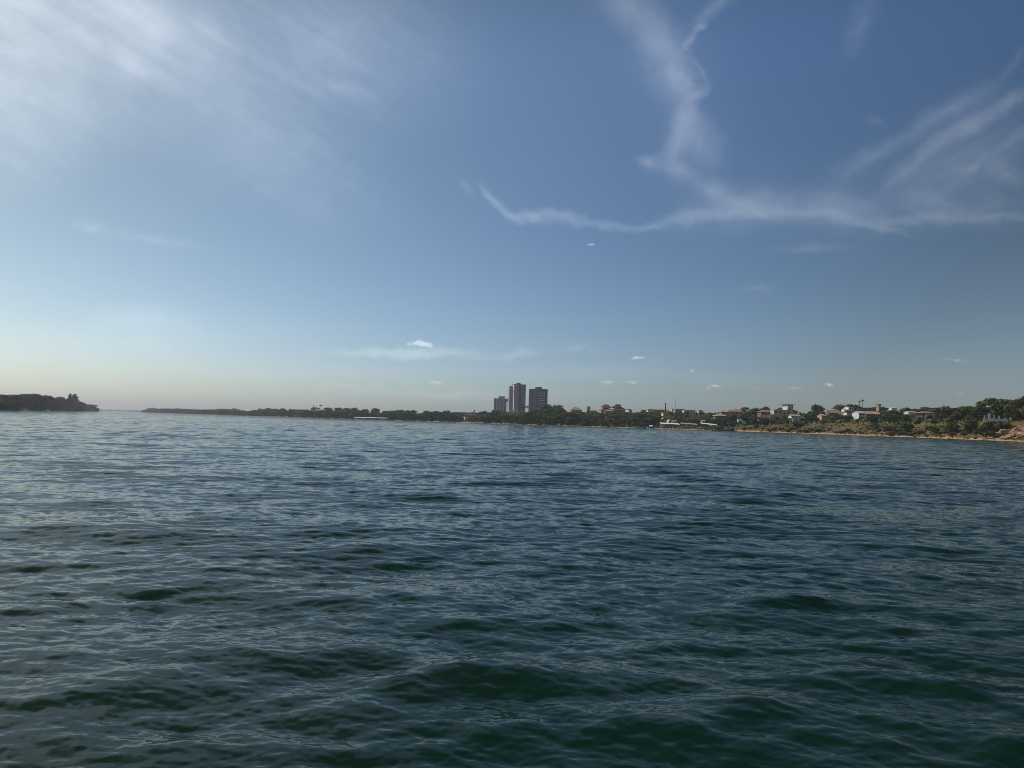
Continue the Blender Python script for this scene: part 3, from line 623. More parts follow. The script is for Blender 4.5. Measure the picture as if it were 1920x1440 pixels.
HL = [
 ('house', 'low house with reddish tiled roof at the foot of the tallest tower', 'house', 952, 976, 769.5, 776, 'hip', 'pink', 'tile_dark', .6, 0, 10, 4, 1000),
 ('house', 'house with broad faded pink hip roof, first house right of the towers', 'house', 1070, 1092, 763.5, 771.5, 'hip', 'pink', 'tile_pink', .62, R(12), 11, 3, 1020),
 ('shed', 'small grey rooftop cabin beside the dark round tree left of the tiered houses', 'shed', 1101, 1107, 762.5, 769, 'flat', 'grey', 'conc', 0, 0, 5, 1, 1040),
 ('house', 'small pink house with tiled roof just left of the tiered houses', 'house', 1106, 1121, 767.5, 773, 'hip', 'pink', 'tile_pink', .55, 0, 9, 3, 960),
 ('house', 'low pink villa below the two tiered houses', 'house', 1133, 1153, 768, 773.5, 'hip', 'pink', 'tile_pink', .5, 0, 9, 4, 900),
 ('house', 'narrow brown house with sunlit white end wall right of the tiered houses', 'house', 1178, 1186, 766.5, 773.5, 'gable', 'white', 'tile_dark', .3, R(30), 8, 2, 930),
 ('house', 'white house with dark roof, left end of the long brown roofs', 'house', 1214, 1227, 766, 771.5, 'hip', 'white', 'tile_dark', .45, 0, 9, 3, 960),
 ('warehouse', 'long low shed with faded brown roof left of the dark chimney', 'warehouse', 1226, 1247, 766, 771, 'gable', 'brown_wall', 'tile_pink', .5, R(-4), 14, 5, 950),
 ('warehouse', 'long low shed with dark brown roof right of the dark chimney', 'warehouse', 1249, 1262, 768, 775.5, 'gable', 'brown_wall', 'tile', .45, R(3), 12, 4, 900),
 ('house', 'small bright white house under the thin radio mast', 'house', 1259.5, 1265, 767, 771.5, 'flat', 'white', 'conc', 0, R(20), 6, 1, 900),
 ('apartment_building', 'pale grey flat roofed block with many windows right of the radio mast', 'building', 1266, 1283, 767.5, 775, 'flat', 'grey', 'dark_roof', 0, R(6), 9, 6, 880),
 ('house', 'wide cream hall with dark flat roof, right of the pale grey block', 'building', 1283, 1304, 769, 776.5, 'flat', 'cream', 'dark_roof', 0, R(6), 10, 5, 860),
 ('house', 'small white walled house between dark trees right of the cream hall', 'house', 1309.5, 1319, 768.5, 774.5, 'hip', 'white', 'tile_dark', .3, 0, 7, 2, 850),
 ('house', 'house with grey tiled roof in the trees left of the orange gabled house', 'house', 1340, 1364, 775.5, 784, 'hip', 'brown_wall', 'tile_pink', .5, R(5), 9, 4, 640),
 ('house', 'low house with faded roof behind the orange gabled house', 'house', 1351, 1367, 769.5, 775, 'hip', 'pink', 'tile_pink', .5, 0, 9, 3, 760),
 ('house', 'orange brick house with clay gable roof left of the big dark tree clump', 'house', 1366, 1391, 768, 776.5, 'gable', 'orange_wall', 'tile', .4, R(-12), 10, 4, 700),
 ('house', 'open sided house with orange clay hip roof left of the cream house', 'house', 1426, 1452, 768, 779, 'hip', 'brown_wall', 'tile', .38, R(6), 10, 4, 600),
 ('house', 'long cream house with brown garage door below the white three storey house', 'house', 1451, 1482, 769, 778.5, 'flat', 'cream', 'white', 0, R(4), 10, 4, 590),
 ('house', 'low brown roofed porch in the bushes right of the cream house', 'house', 1483, 1502, 777, 783, 'gable', 'white', 'tile_pink', .5, R(4), 8, 3, 560),
 ('house', 'low cream cottage on the bank edge under the large green trees', 'house', 1496, 1510, 783.5, 789, 'gable', 'cream', 'tile_pink', .3, R(10), 6, 2, None),
 ('house', 'house with steep brown roof behind the large green tree right of the white house', 'house', 1553, 1573, 768.5, 777, 'gable', 'brown_wall', 'tile', .6, R(-8), 9, 3, 620),
 ('house', 'small pink house with crumbling wall above the brown bank', 'house', 1540, 1551, 776, 784, 'hip', 'pink', 'tile_pink', .4, R(10), 7, 2, 520),
 ('house', 'white house with red flat eave under the dark dome shaped tree', 'house', 1591, 1601, 763, 768.5, 'flat', 'white', 'tile', 0, R(8), 8, 2, 600),
 ('house', 'low white wall house left of the white gabled house', 'house', 1588, 1597, 774, 777.5, 'flat', 'white', 'conc', 0, R(8), 6, 2, 560),
 ('house', 'low pale house with grey roof left of the two lamp masts', 'house', 1583, 1592, 766, 770, 'gable', 'white', 'metal_roof', .5, R(8), 6, 2, 600),
 ('house', 'white house with dark round window, left end of the long brown roof', 'house', 1609.5, 1623, 771, 780.5, 'gable', 'white', 'metal_roof', .3, R(16), 8, 2, 500),
 ('warehouse', 'long house with straight brown clay roof right of the two lamp masts', 'warehouse', 1623, 1651, 771, 779, 'gable', 'brown_wall', 'tile_pink', .62, R(3), 10, 5, 505),
 ('house', 'white low house at the top of the hill right of the beige water tower', 'house', 1672, 1682, 763.5, 768, 'gable', 'white', 'metal_roof', .4, R(3), 8, 2, 560),
 ('house', 'white house peeking over trees left of the white arched house', 'house', 1703, 1716, 771, 775, 'gable', 'white', 'metal_roof', .45, R(3), 8, 3, 500),
]
for n_, lb, ct, a0, a1, yt, yb, rf_, wl, rm, rfr, rz, dp, nw, Yv in HL:
    house(n_, lb, ct, a0, a1, yt, yb, roof=rf_, wall=wl, rf=rm, rfrac=rfr, rz=rz, dp=dp, nwin=nw, Y=Yv, door=(nw > 2))
# tiered villas
def tiered(label, tiers, Y, wall, rf, rz):
    pc = (tiers[0][0]+tiers[0][1])/2; P = at(pc, 774, Y); gz = gR(P.x, P.y); r_ = empty('villa', (P.x, P.y, gz), rz, label, 'house'); k = Y/FOC
    for (a0, a1, yt, yb) in tiers:
        x0, x1 = (a0-pc)*k, (a1-pc)*k; z0 = at(pc, yb, Y).z-gz; z1 = at(pc, yt, Y).z-gz; zr = z1-.38*(z1-z0); d0 = 1.2*(tiers[0][1]-tiers[0][0]-(a1-a0))*k*.5
        if yb > 772: z0 = -1.5
        MB().box(x0+.8, x1-.8, d0, 12, z0, zr).build('wall', M[wall], r_)
        rr = roof_hip(x1-x0-.6, 12-d0, zr+.003, (z1-zr)*.9, .3).build('roof', M[rf], r_); rr.location = ((x0+x1)/2, d0, 0)
        n = max(2, int((x1-x0)/3.2)); zz0 = max(z0, 0)
        for i in range(n):
            x = x0+.8+(x1-x0-1.6)*(i+.5)/n; o = MB().box(x-.6, x+.6, d0-.06, d0+.1, zz0+(zr-zz0)*.3, zz0+(zr-zz0)*.8).build('window', M['glass'], r_)
    KEEP.append((tiers[0][0]-1, tiers[0][1]+1, 773, Y))
tiered('three tiered villa with stacked red brown roofs and pink walls, left tiered house', [(1126, 1149, 764, 775), (1129, 1147, 760.5, 765), (1132, 1145, 757.5, 761.5)], 980, 'pink', 'tile', R(6))
tiered('tiered brown villa with dark open top floor, the right of the two tiered houses', [(1150, 1178, 764, 775), (1149, 1169, 761, 765.5), (1155, 1168, 757.5, 761.5)], 980, 'brown_wall', 'tile_dark', R(6))
# white three storey house with dark roof
Y = 610; pc = 1481.5; P = at(pc, 771, Y); gz = gR(P.x, P.y); k = Y/FOC; r_ = empty('house', (P.x, P.y, gz), R(8), 'white three storey house with stepped balconies and dark flat roof above the cream house', 'house')
za, zb, zc = [at(pc, q, Y).z-gz for q in (771, 765, 759.5)]
MB().box(-2.3, 2.6, 0, 8, -1.5, zc).build('wall', M['white'], r_)
MB().box(-3.2, 3.6, -1, 9, zc+.003, zc+.5).build('roof', M['dark_roof'], r_)
for zz in (za, (za+zb)/2+.8, zb+.9):
    MB().box(-3.0, 0.6, -1.4, -.003, zz, zz+.9).build('balcony', M['white'], r_); MB().box(.9, 2.0, -.06, .1, zz+.2, zz+1.2).build('window', M['glass'], r_); MB().box(-2.0, .3, -.06, .1, zz+1.0, zz+1.9).build('window', M['glass'], r_)
KEEP.append((1475, 1489, 769, Y))
# garage door and blind arch details
def slab(name, px0, px1, y0, y1, Y, m_, par=None): pass
# white arched house
Y = 440; pc = 1744; P = at(pc, 785, Y); gz = gR(P.x, P.y); k = Y/FOC; r_ = empty('house', (P.x, P.y, gz), R(8), 'white house with wide dark arch and red brown roof left of the white balustrade', 'house')
zt = at(pc, 774.5, Y).z-gz; zr = at(pc, 771, Y).z-gz; hw = 10*k; b = MB(); n = 14; ri = hw*.72; zc = max(.4, P.z-gz)+.1; rz_ = (zt-zc)*.62
MB().box(-hw-.5, hw+.8, 1.2, 8, -1.5, zt-.1).build('back_wall', M['brown_wall'], r_)
pts = [(-ri*math.cos(math.pi*i/n), zc+rz_*math.sin(math.pi*i/n)) for i in range(n+1)]
for i in range(n):
    (xa, za_), (xb, zb_) = pts[i], pts[i+1]; b.poly([(xa, 0, za_), (xb, 0, zb_), (xb, 0, zt), (xa, 0, zt), (xa, .5, za_), (xb, .5, zb_), (xb, .5, zt), (xa, .5, zt)], [(0, 1, 2, 3), (7, 6, 5, 4), (0, 4, 5, 1), (3, 2, 6, 7)])
b.box(-hw, -ri-.002, 0, .5, -1.5, zt).box(ri+.002, hw, 0, .5, -1.5, zt); b.build('arch', M['white'], r_)
rr = roof_hip(2*hw+2, 9, zt+.003, zr-zt, .6).build('roof', M['tile'], r_)
KEEP.append((1732, 1758, 784, Y))
# beige water tower block
Y = 540; pc = 1649; P = at(pc, 771, Y); gz = gR(P.x, P.y); k = Y/FOC; r_ = empty('water_tower', (P.x, P.y, gz), R(25), 'square beige water tower with darker side, right of the long brown clay roof', 'water tower')
zt = at(pc, 758.5, Y).z-gz; zm = at(pc, 762, Y).z-gz
MB().box(-.95, .95, 0, 1.9, -1, zm).build('shaft', M['beige'], r_); MB().box(-1.2, 1.2, -.25, 2.15, zm+.003, zt).build('tank', M['beige'], r_); MB().box(-1.35, 1.35, -.4, 2.3, zt+.003, zt+.25).build('lid', M['tile'], r_)
MB().box(-.3, .3, -.05, .1, zm*.5, zm*.5+.9).build('window', M['glass'], r_)
KEEP.append((1645, 1653, 769, Y))
# yellow building
r_, Yb, wd, H = house('shed', 'bright yellow building half hidden by trees below the dark chimney', 'building', 1243.5, 1253.5, 774.5, 782.5, roof='flat', wall='yellow', rf='yellow', Y=760, rz=R(14), dp=6, nwin=2, door=False)
# chimney, masts
def mast(name, label, cat, px, yt, Y, r1, r2, m_, head=None, par_parts=None, ground=gR):
    P = at(px, yt, Y); gz = ground(P.x, P.y); h = P.z-gz; r_ = empty(name, (P.x, P.y, gz), 0, label, cat)
    MB().tube((0, 0, -1), (0, 0, h), r1, r2, 8).build('mast', M[m_], r_); return r_, h
r_, h = mast('chimney', 'dark square topped chimney stack rising above the yellow building', 'chimney', 1248, 756.5, 880, .75, .5, 'steel'); MB().tube((0, 0, h-1.6), (0, 0, h+.2), .85, .85, 8).build('cap', M['steel'], r_)
r_, h = mast('radio_mast', 'very thin pale radio mast right of the dark chimney', 'mast', 1267, 746, 1100, .28, .14, 'steel_light')
for q in (.35, .6, .8): MB().box(-.7, .7, -.06, .06, h*q, h*q+.25).build('crossbar', M['steel_light'], r_)
for px, yt, lb in ((1611.5, 751.5, 'lamp mast with narrow head, the left and shorter of the two on the hill'), (1617.5, 749.5, 'lamp mast with broad dark head, the right and taller of the two on the hill')):
    r_, h = mast('lamp_mast', lb, 'lamp mast', px, yt+1.5, 580, .2, .13, 'steel'); MB().tube((0, 0, h-.3), (0, 0, h+.6), .75 if px < 1615 else 1.0, .9 if px < 1615 else 1.15, 8).build('lamp_head', M['steel'], r_)
    for q in range(4):
        t = q*1.57+.6; MB().tube((.9*math.cos(t), .9*math.sin(t), h-.1), (1.15*math.cos(t), 1.15*math.sin(t), h-.5), .2, .16, 5).build('lamp', M['steel_light'], r_)
r_, h = mast('radio_mast', 'tall faint lattice mast over the far left shore woods', 'mast', 290.5, 752.5, 2900, .55, .3, 'steel_light', ground=lambda x, y: 3)
for q in (.5, .8): MB().box(-1.4, 1.4, -.1, .1, h*q, h*q+.4).build('crossbar', M['steel_light'], r_)
P = at(889.5, 769, 1000); gz = gR(P.x, P.y); r_ = empty('water_tower', (P.x, P.y, gz), 0, 'small dark water tank on a pale post above the sandy landing', 'water tower'); h = P.z-gz
MB().tube((0, 0, -1), (0, 0, h-2.2), .5, .4, 8).build('post', M['white'], r_); MB().tube((0, 0, h-2.2), (0, 0, h), .85, .85, 10).build('tank', M['steel'], r_)
r_, h = mast('flagpole', 'thin pole rising from the trees right of the white arched house', 'pole', 1769.5, 757.5, 460, .13, .08, 'steel')
# houses at the sandy landing
house('house', 'dark roofed house set back above the sandy landing', 'house', 871, 885, 776, 781, roof='gable', wall='brown_wall', rf='tile_dark', rfrac=.5, Y=960, dp=9, nwin=3)
house('shed', 'low shed with bright pink white front wall at the back of the sandy landing', 'shed', 872, 879.5, 781.5, 784.5, roof='flat', wall='white', rf='conc', Y=880, dp=6, nwin=2, door=False, rz=R(30))
# white balustrade on the bank
Yb = 352; P0 = at(1844, 787, Yb); P1 = at(1890, 787.5, Yb-4); r_ = empty('balustrade', (P0.x, P0.y, P0.z), math.atan2(P1.y-P0.y, P1.x-P0.x), 'white balustrade terrace with tall square posts on top of the right bank', 'balustrade')
Lb = (P1-P0).length; k = Yb/FOC
MB().box(0, Lb, 0, .35, -.9, .35).build('base_wall', M['white'], r_); MB().box(0, Lb, .05, .3, .85, 1.0).build('rail', M['white'], r_)
for i, (q, yt) in enumerate([(1846, 780), (1854, 776), (1861.5, 779.5), (1869.5, 780), (1878.5, 783.5), (1888, 783)]):
    x = (q-1844)*k; hh_ = (787.3-yt)*k; wq = .42 if i == 1 else .26; MB().box(x-wq, x+wq, -.06, .41, .353, hh_).box(x-wq-.08, x+wq+.08, -.14, .49, hh_+.002, hh_+.16).build('post', M['white'], r_)
for i in range(16):
    x = Lb*(i+.5)/16; MB().box(x-.06, x+.06, .12, .24, .353, .848).build('baluster', M['white'], r_)
KEEP.append((1843, 1891, 788, Yb)); 
# low white walls and scraps of masonry that catch the sun
def wallpiece(name, label, px0, px1, yt, yb, Y, m_='white', rz=0, dp=.5, cat='wall', roofm=None):
    pc = (px0+px1)/2; P = at(pc, yb, Y); gz = gR(P.x, P.y); h = (yb-yt)*Y/FOC+max(0, P.z-gz); wd = (px1-px0)*Y/FOC; r_ = empty(name, (P.x, P.y, gz), rz, label, cat)
    MB().box(-wd/2, wd/2, 0, dp, -1, h).build('wall', M[m_], r_); MB().box(-wd/2-.1, wd/2+.1, -.1, dp+.1, h+.003, h+.15).build('coping', M[roofm or m_], r_); KEEP.append((px0, px1, yb, Y)); return r_
wallpiece('garden_wall', 'low white garden wall below the open sided orange roofed house', 1432, 1442.5, 779, 782, 570, rz=R(15))
wallpiece('garden_wall', 'pale pink wall stepping right from the white garden wall below the cream house', 1443, 1468, 777.5, 780, 575, 'pink')
wallpiece('hut', 'small white hut in bushes where the green bank begins right of the dock', 1388.5, 1392.5, 787, 791.5, 600, rz=R(30), dp=4, cat='hut', roofm='white')
wallpiece('hut', 'low white tarpaulin shelter beside the small white hut right of the dock', 1393, 1399, 789.5, 792, 600, rz=R(-10), dp=3, cat='hut', roofm='canvas')
wallpiece('garden_wall', 'pale stone wall on the bank below the brown roofed porch', 1486, 1496, 785.5, 788, 530, 'cream')
wallpiece('garden_wall', 'thin white wall among trees under the long brown clay roof', 1645, 1652, 788.5, 790.5, 470, 'conc')
# long open shelters with white roofs above the beach
def shelter(label, px0, px1, yt, slope, Y, m_='canvas', dp=5, nposts=6, wallm=None, ht=None):
    P = at((px0+px1)/2, yt+1, Y); gz = gR(P.x, P.y); r_ = empty('shelter', (P.x, P.y, gz), 0, label, 'shelter'); wd = (px1-px0)*Y/FOC; h = max(1.8, P.z-gz); s_ = slope*Y/FOC/2
    b = MB(); b.poly([(-wd/2, -1, h-s_-.5), (wd/2, -1, h+s_-.5), (wd/2, dp, h+s_+.45), (-wd/2, dp, h-s_+.45), (-wd/2, -1, h-s_-.72), (wd/2, -1, h+s_-.72), (wd/2, dp, h+s_+.2), (-wd/2, dp, h-s_+.2)],
        [(0, 1, 2, 3), (7, 6, 5, 4), (0, 4, 5, 1), (1, 5, 6, 2), (2, 6, 7, 3), (3, 7, 4, 0)]); b.build('roof', M[m_], r_)
    for i in range(nposts):
        x = -wd/2+.4+(wd-.8)*i/(nposts-1); z = h-s_+2*s_*i/(nposts-1)-.73; MB().box(x-.1, x+.1, -.8, -.6, -1, z+.0).build('post', M['wood'], r_)
    if wallm: MB().box(-wd/2+.2, wd/2-.2, dp-.6, dp-.4, -1, h-abs(s_)-.1).build('back_wall', M[wallm], r_)
    KEEP.append((px0-1, px1+1, yt+5, Y))
shelter('long white roofed beach shelter left of the two on the reddish shore', 1239, 1275, 793, -.8, shoreY(1256)+22, nposts=8, wallm='white')
shelter('low pale awning between the two white beach shelters', 1277, 1308, 793.3, -1.2, shoreY(1290)+26, m_='conc', nposts=6)
shelter('sloping bright white shelter roof rising to the right, just left of the floating dock', 1316, 1345, 793.8, -2.2, shoreY(1330)+18, nposts=6)
house('hut', 'small orange roofed beach hut behind the left white shelter', 'hut', 1260, 1268.5, 788, 791.5, roof='gable', wall='white', rf='tile_pink', rfrac=.5, Y=shoreY(1264)+45, dp=4, nwin=2, door=False)
house('hut', 'tiny white hut with tilted roof left of the orange roofed beach hut', 'hut', 1253, 1257, 786.5, 790, roof='gable', wall='white', rf='canvas', rfrac=.5, Y=shoreY(1255)+45, dp=3, nwin=1, door=False, rz=R(25))
house('hut', 'small pale hut between palms behind the right white shelter', 'hut', 1315, 1323, 787.5, 791, roof='gable', wall='cream', rf='conc', rfrac=.5, Y=shoreY(1319)+42, dp=4, nwin=2, door=False)

# ------------------------------------------------------------------ floating things and boats
def on_water(px, yb, Ymin=None):
    d = ray(px, yb); Yw = -CAMZ/d.z*d.y if d.z < -1e-5 else 3000
    return Yw
def barge(name, label, cat, px0, px1, yt, Y, rf, posts=6, hull='wood', rz=0, dp=6):
    P = at((px0+px1)/2, yt, Y); wd = (px1-px0)*Y/FOC; h = P.z; r_ = empty(name, (P.x, P.y, 0), rz, label, cat)
    MB().box(-wd/2, wd/2, 0, dp, -.4, .5).build('deck', M[hull], r_); MB().box(-wd/2-.4, wd/2+.4, -.4, dp+.4, h-.25, h).build('roof', M[rf], r_)
    for i in range(posts):
        x = -wd/2+.3+(wd-.6)*i/(posts-1)
        for y in (.2, dp-.3): MB().box(x-.08, x+.08, y-.08, y+.08, .503, h-.253).build('post', M['wood'], r_)
    MB().box(-wd*.2, wd*.12, dp*.35, dp*.8, .503, h-.6).build('cabin', M['brown_wall'], r_)
    for i in range(5):
        x = -wd/2+wd*(i+.7)/6; MB().box(x-.5, x+.5, .35, 1.0, .503, 1.2).build('table', M['white'], r_)
    return r_
Ys = shoreY(1204)-10; barge('floating_bar', 'floating bar with long pale flat roof moored off the shore left of the beach shelters', 'floating bar', 1190, 1218, 793.4, Ys, 'conc', 7)
Ys = shoreY(1352)-12; barge('floating_dock', 'dark floating dock with long grey roof left of the blue boat', 'floating dock', 1335, 1372, 798.6, Ys, 'metal_roof', 8)
def boat(label, px, Y, ln, wdh, hull, rz=0, cabin=False, canopy=False, cab='white', name='boat', group=None):
    P = at(px, 790, Y); r_ = empty(name, (P.x, Y, 0), rz, label, 'boat', group); r_.scale = (1, 1, 1.25 if group else 1); n = 9; b = MB(); vs = []; 
    for i in range(n):
        q = i/(n-1); x = (q-.45)*ln; hw_ = wdh/2*(1-max(0, (q-.45)/.55)**2.2)*(.85+.15*min(1, q*5)); sh_ = .55+.5*max(0, q-.5)**1.5*1.6; hw_ = max(hw_, .03)
        vs += [(x, -hw_*.55, -.25), (x, -hw_, sh_), (x, -hw_+.08 if hw_ > .1 else 0, sh_), (x, 0, .12), (x, hw_-.08 if hw_ > .1 else 0, sh_), (x, hw_, sh_), (x, hw_*.55, -.25)]
    fs = []
    for i in range(n-1):
        for j in range(6): fs.append((i*7+j, (i+1)*7+j, (i+1)*7+j+1, i*7+j+1))
        fs.append((i*7+6, (i+1)*7+6, (i+1)*7, i*7))
    fs += [tuple(range(6, -1, -1)), tuple((n-1)*7+j for j in range(7))]; b.poly(vs, fs); b.build('hull', M[hull], r_)
    for q in (.2, .45): MB().box((q-.45)*ln-.15, (q-.45)*ln+.15, -wdh*.4, wdh*.4, .4, .46).build('seat', M['wood'], r_)
    if cabin: MB().box(-ln*.22, ln*.2, -wdh*.32, wdh*.32, .3, 1.9, .15).build('cabin', M[cab], r_)
    if canopy:
        MB().poly([(-ln*.38, -wdh*.5, 1.75), (ln*.22, -wdh*.5, 1.75), (ln*.22, 0, 2.5), (-ln*.38, 0, 2.5), (-ln*.38, wdh*.5, 1.75), (ln*.22, wdh*.5, 1.75)], [(0, 1, 2, 3), (3, 2, 5, 4), (0, 3, 4), (1, 5, 2)]).build('canopy', M[cab], r_)
        for x in (-ln*.36, ln*.2):
            for y in (-wdh*.4, wdh*.4): MB().box(x-.03, x+.03, y-.03, y+.03, .5, 1.947).build('post', M['steel_light'], r_)
    MB().box(-ln*.45-.45, -ln*.45-.05, -.2, .2, -.1, 1.0).build('motor', M['steel'], r_)
    return r_
Yq = shoreY(1372)-16
boat('dark blue river boat with cabin moored at the right end of the floating dock', 1373, Yq, 6.5, 2.0, 'hull_blue', R(170), cabin=True, cab='tower_dark')
boat('white open boat moored at the floating bar', 1201, shoreY(1201)-15, 6, 1.8, 'hull_white', R(185))
boat('small white motor boat with canopy right end of the floating bar', 1220, shoreY(1220)-6, 5, 1.7, 'hull_white', R(150), canopy=True)
boat('bright white boat moored alone below the wide brown tower', 1048, shoreY(1048)-6, 5.5, 2, 'hull_white', R(170), cabin=True)
boat('small pale boat just right of the lone white boat', 1053, shoreY(1053)-5, 4, 1.6, 'hull_white', R(200))
boat('small white boat pulled up at the shore below the tallest tower', 1024, shoreY(1024)-4, 5, 1.7, 'hull_white', R(175))
for q, (px, ln, cab, cn, lb) in enumerate([(667, 7, 1, 0, 'white cabin boat, leftmost of the white boats along the far shore'), (674, 9, 0, 1, 'white canopy boat, second from the left in the far row'), (682, 11, 1, 0, 'long white cabin boat, third from the left in the far row'),
        (691, 12, 0, 1, 'long white boat with canopy, fourth from the left in the far row'), (699, 12, 1, 0, 'large white cabin boat in the middle of the far row'), (707, 10, 0, 1, 'white canopy boat, third from the right in the far row'),
        (715, 11, 1, 0, 'white cabin boat, second from the right in the far row'), (723, 10, 0, 1, 'white canopy boat, rightmost of the far row')]):
    boat(lb, px, shoreY(px)-14, ln, 4.2, 'hull_white', R(5), cabin=cab, canopy=True, group='white boats moored in a row along the far shore')
boat('single small white boat off the wooded point left of the far row', 555, shoreY(555)-10, 9, 3, 'hull_white', R(0), canopy=True)
boat('tiny white boat off the far left shore woods', 463, shoreY(463)-10, 10, 3, 'hull_white', R(0), cabin=True)
Yi = shoreY(89, SL); 
boat('white boat beached on the left island shore', 89, Yi-6, 7, 2.2, 'hull_white', R(170), cabin=True)
boat('small white boat near the left edge of the island shore', 15, shoreY(15, SL)-5, 5, 1.8, 'hull_white', R(180))

# ------------------------------------------------------------------ trees
def clipped_top(px, hpx, Y, top):
    for (a0, a1, yb, Yk) in KEEP:
        if Y < Yk+3 and px+hpx > a0 and px-hpx < a1: top = max(top, yb+.5)
    return top
def place(px, Y, top, key, wf, G=gR, grp=None, hmax=22, hmin=2.2):
    u = uat(px); x = u*Y; gz = G(x, Y); hw_ = .5*wf*FOC/Y
    zt_ = at(px, top, Y).z; h = min(zt_-gz, hmax)
    for _ in range(2):
        t2 = clipped_top(px, h*hw_*.9, Y, top)
        if t2 > top: h = min(h, at(px, t2, Y).z-gz)
    if h < hmin: return None
    if h < 3.4 and key[0] not in ('bush',): key = ('bush', random.randrange(3), key[2] if key[2] in ('leaf_dark', 'leaf_green', 'leaf_olive', 'leaf_dry') else 'leaf_dark'); wf = 1.0
    for (a0, a1, yb, Yk) in KEEP:      # never inside a building
        if a0-1 < px < a1+1 and abs(Y-Yk-4) < 9: return None
    return add_tree(key, x, Y, gz, h, wf, grp)
def tone(px):
    q = random.random()
    if px < 1150: return 'leaf_dark' if q < .75 else 'leaf_green'
    if px < 1640: return 'leaf_dark' if q < .5 else ('leaf_green' if q < .85 else 'leaf_olive')
    return 'leaf_dark' if q < .25 else ('leaf_green' if q < .7 else 'leaf_olive')
def pick(px, conifer=False):
    t = tone(px); return ('round', random.randrange(5), t) if random.random() < .72 else ('spread', random.randrange(3), t)
# named, individually recognisable trees: px, row of the top, distance, kind, width factor
SP = [(595, 759.5, 1250, ('sparse', 0, 'leaf_dark'), 1.0), (586, 762.5, 1250, ('palm', 0, 'leaf_green'), .9), (440, 764.3, 1750, ('palm', 0, 'leaf_green'), 1.2), (729, 768.5, 1060, ('palm', 0, 'leaf_green'), .8), (736, 768, 1060, ('palm', 0, 'leaf_green'), .8),
      (988, 759.5, 1040, ('palm', 0, 'leaf_green'), .7), (1032, 757.5, 880, ('round', 2, 'leaf_dark'), 1.15), (1044, 758, 900, ('round', 0, 'leaf_dark'), 1.0), (1019, 762, 870, ('round', 4, 'leaf_dark'), 1.0), (1063, 761, 930, ('round', 1, 'leaf_dark'), 1.1), (1071, 762.5, 960, ('spread', 1, 'leaf_dark'), 1.2),
      (1113, 763, 1010, ('round', 3, 'leaf_dark'), .8), (1192, 766.8, 850, ('spread', 0, 'leaf_dark'), 1.4), (1206, 768, 850, ('round', 2, 'leaf_dark'), 1.1),
      (1394, 759.2, 640, ('round', 0, 'leaf_dark'), 1.05), (1405, 760.5, 650, ('round', 2, 'leaf_dark'), 1.05), (1417, 763.5, 640, ('round', 4, 'leaf_dark'), 1.1), (1434, 762.5, 690, ('round', 1, 'leaf_dark'), .9), (1460, 764, 680, ('round', 2, 'leaf_dark'), 1.0), (1472, 763.5, 670, ('round', 0, 'leaf_dark'), 1.0),
      (1496, 757, 640, ('spread', 1, 'leaf_dark'), 1.3), (1512, 761, 610, ('sparse', 1, 'leaf_dark'), 1.1), (1520, 763, 600, ('round', 3, 'leaf_green'), .9), (1531, 757, 600, ('round', 4, 'leaf_dark'), .9), (1524, 768, 540, ('spread', 2, 'leaf_green'), 1.25), (1552, 763.5, 610, ('spread', 2, 'leaf_olive'), 1.2),
      (1580, 755.5, 610, ('round', 1, 'leaf_dark'), .9), (1589, 753, 620, ('round', 2, 'leaf_dark'), 1.15), (1600, 757.5, 615, ('round', 0, 'leaf_dark'), .95), (1636, 760.5, 570, ('spread', 0, 'leaf_dark'), 1.3), (1661, 763.5, 560, ('spread', 1, 'leaf_green'), 1.3),
      (1686, 759.5, 540, ('spread', 0, 'leaf_dark'), 1.4), (1700, 763, 530, ('round', 4, 'leaf_dark'), 1.1), (1722, 768, 500, ('round', 1, 'leaf_dark'), .9), (1742, 762.5, 500, ('spread', 2, 'leaf_dark'), 1.2), (1762, 764, 470, ('spread', 0, 'leaf_dark'), 1.4), (1788, 761, 440, ('spread', 1, 'leaf_green'), 1.5),
      (1808, 758.5, 450, ('palm', 0, 'leaf_green'), 1.0), (1820, 758, 440, ('palm', 0, 'leaf_green'), 1.0), (1830, 760, 430, ('spread', 0, 'leaf_dark'), 1.1), (1850, 762, 430, ('spread', 2, 'leaf_green'), 1.5),
      (1876, 744.5, 390, ('spread', 1, 'leaf_green'), 1.15), (1893, 744, 400, ('spread', 0, 'leaf_green'), 1.2), (1908, 749, 350, ('round', 2, 'leaf_olive'), .95), (1899, 757, 342, ('round', 3, 'leaf_olive'), 1.0), (1926, 741, 352, ('round', 0, 'leaf_olive'), .9), (1950, 738, 352, ('round', 4, 'leaf_olive'), .9), (1980, 742, 330, ('round', 1, 'leaf_green'), .9)]
for px, yt, Y, key, wf in SP: place(px, Y, yt, key, wf, grp='s', hmax=24)
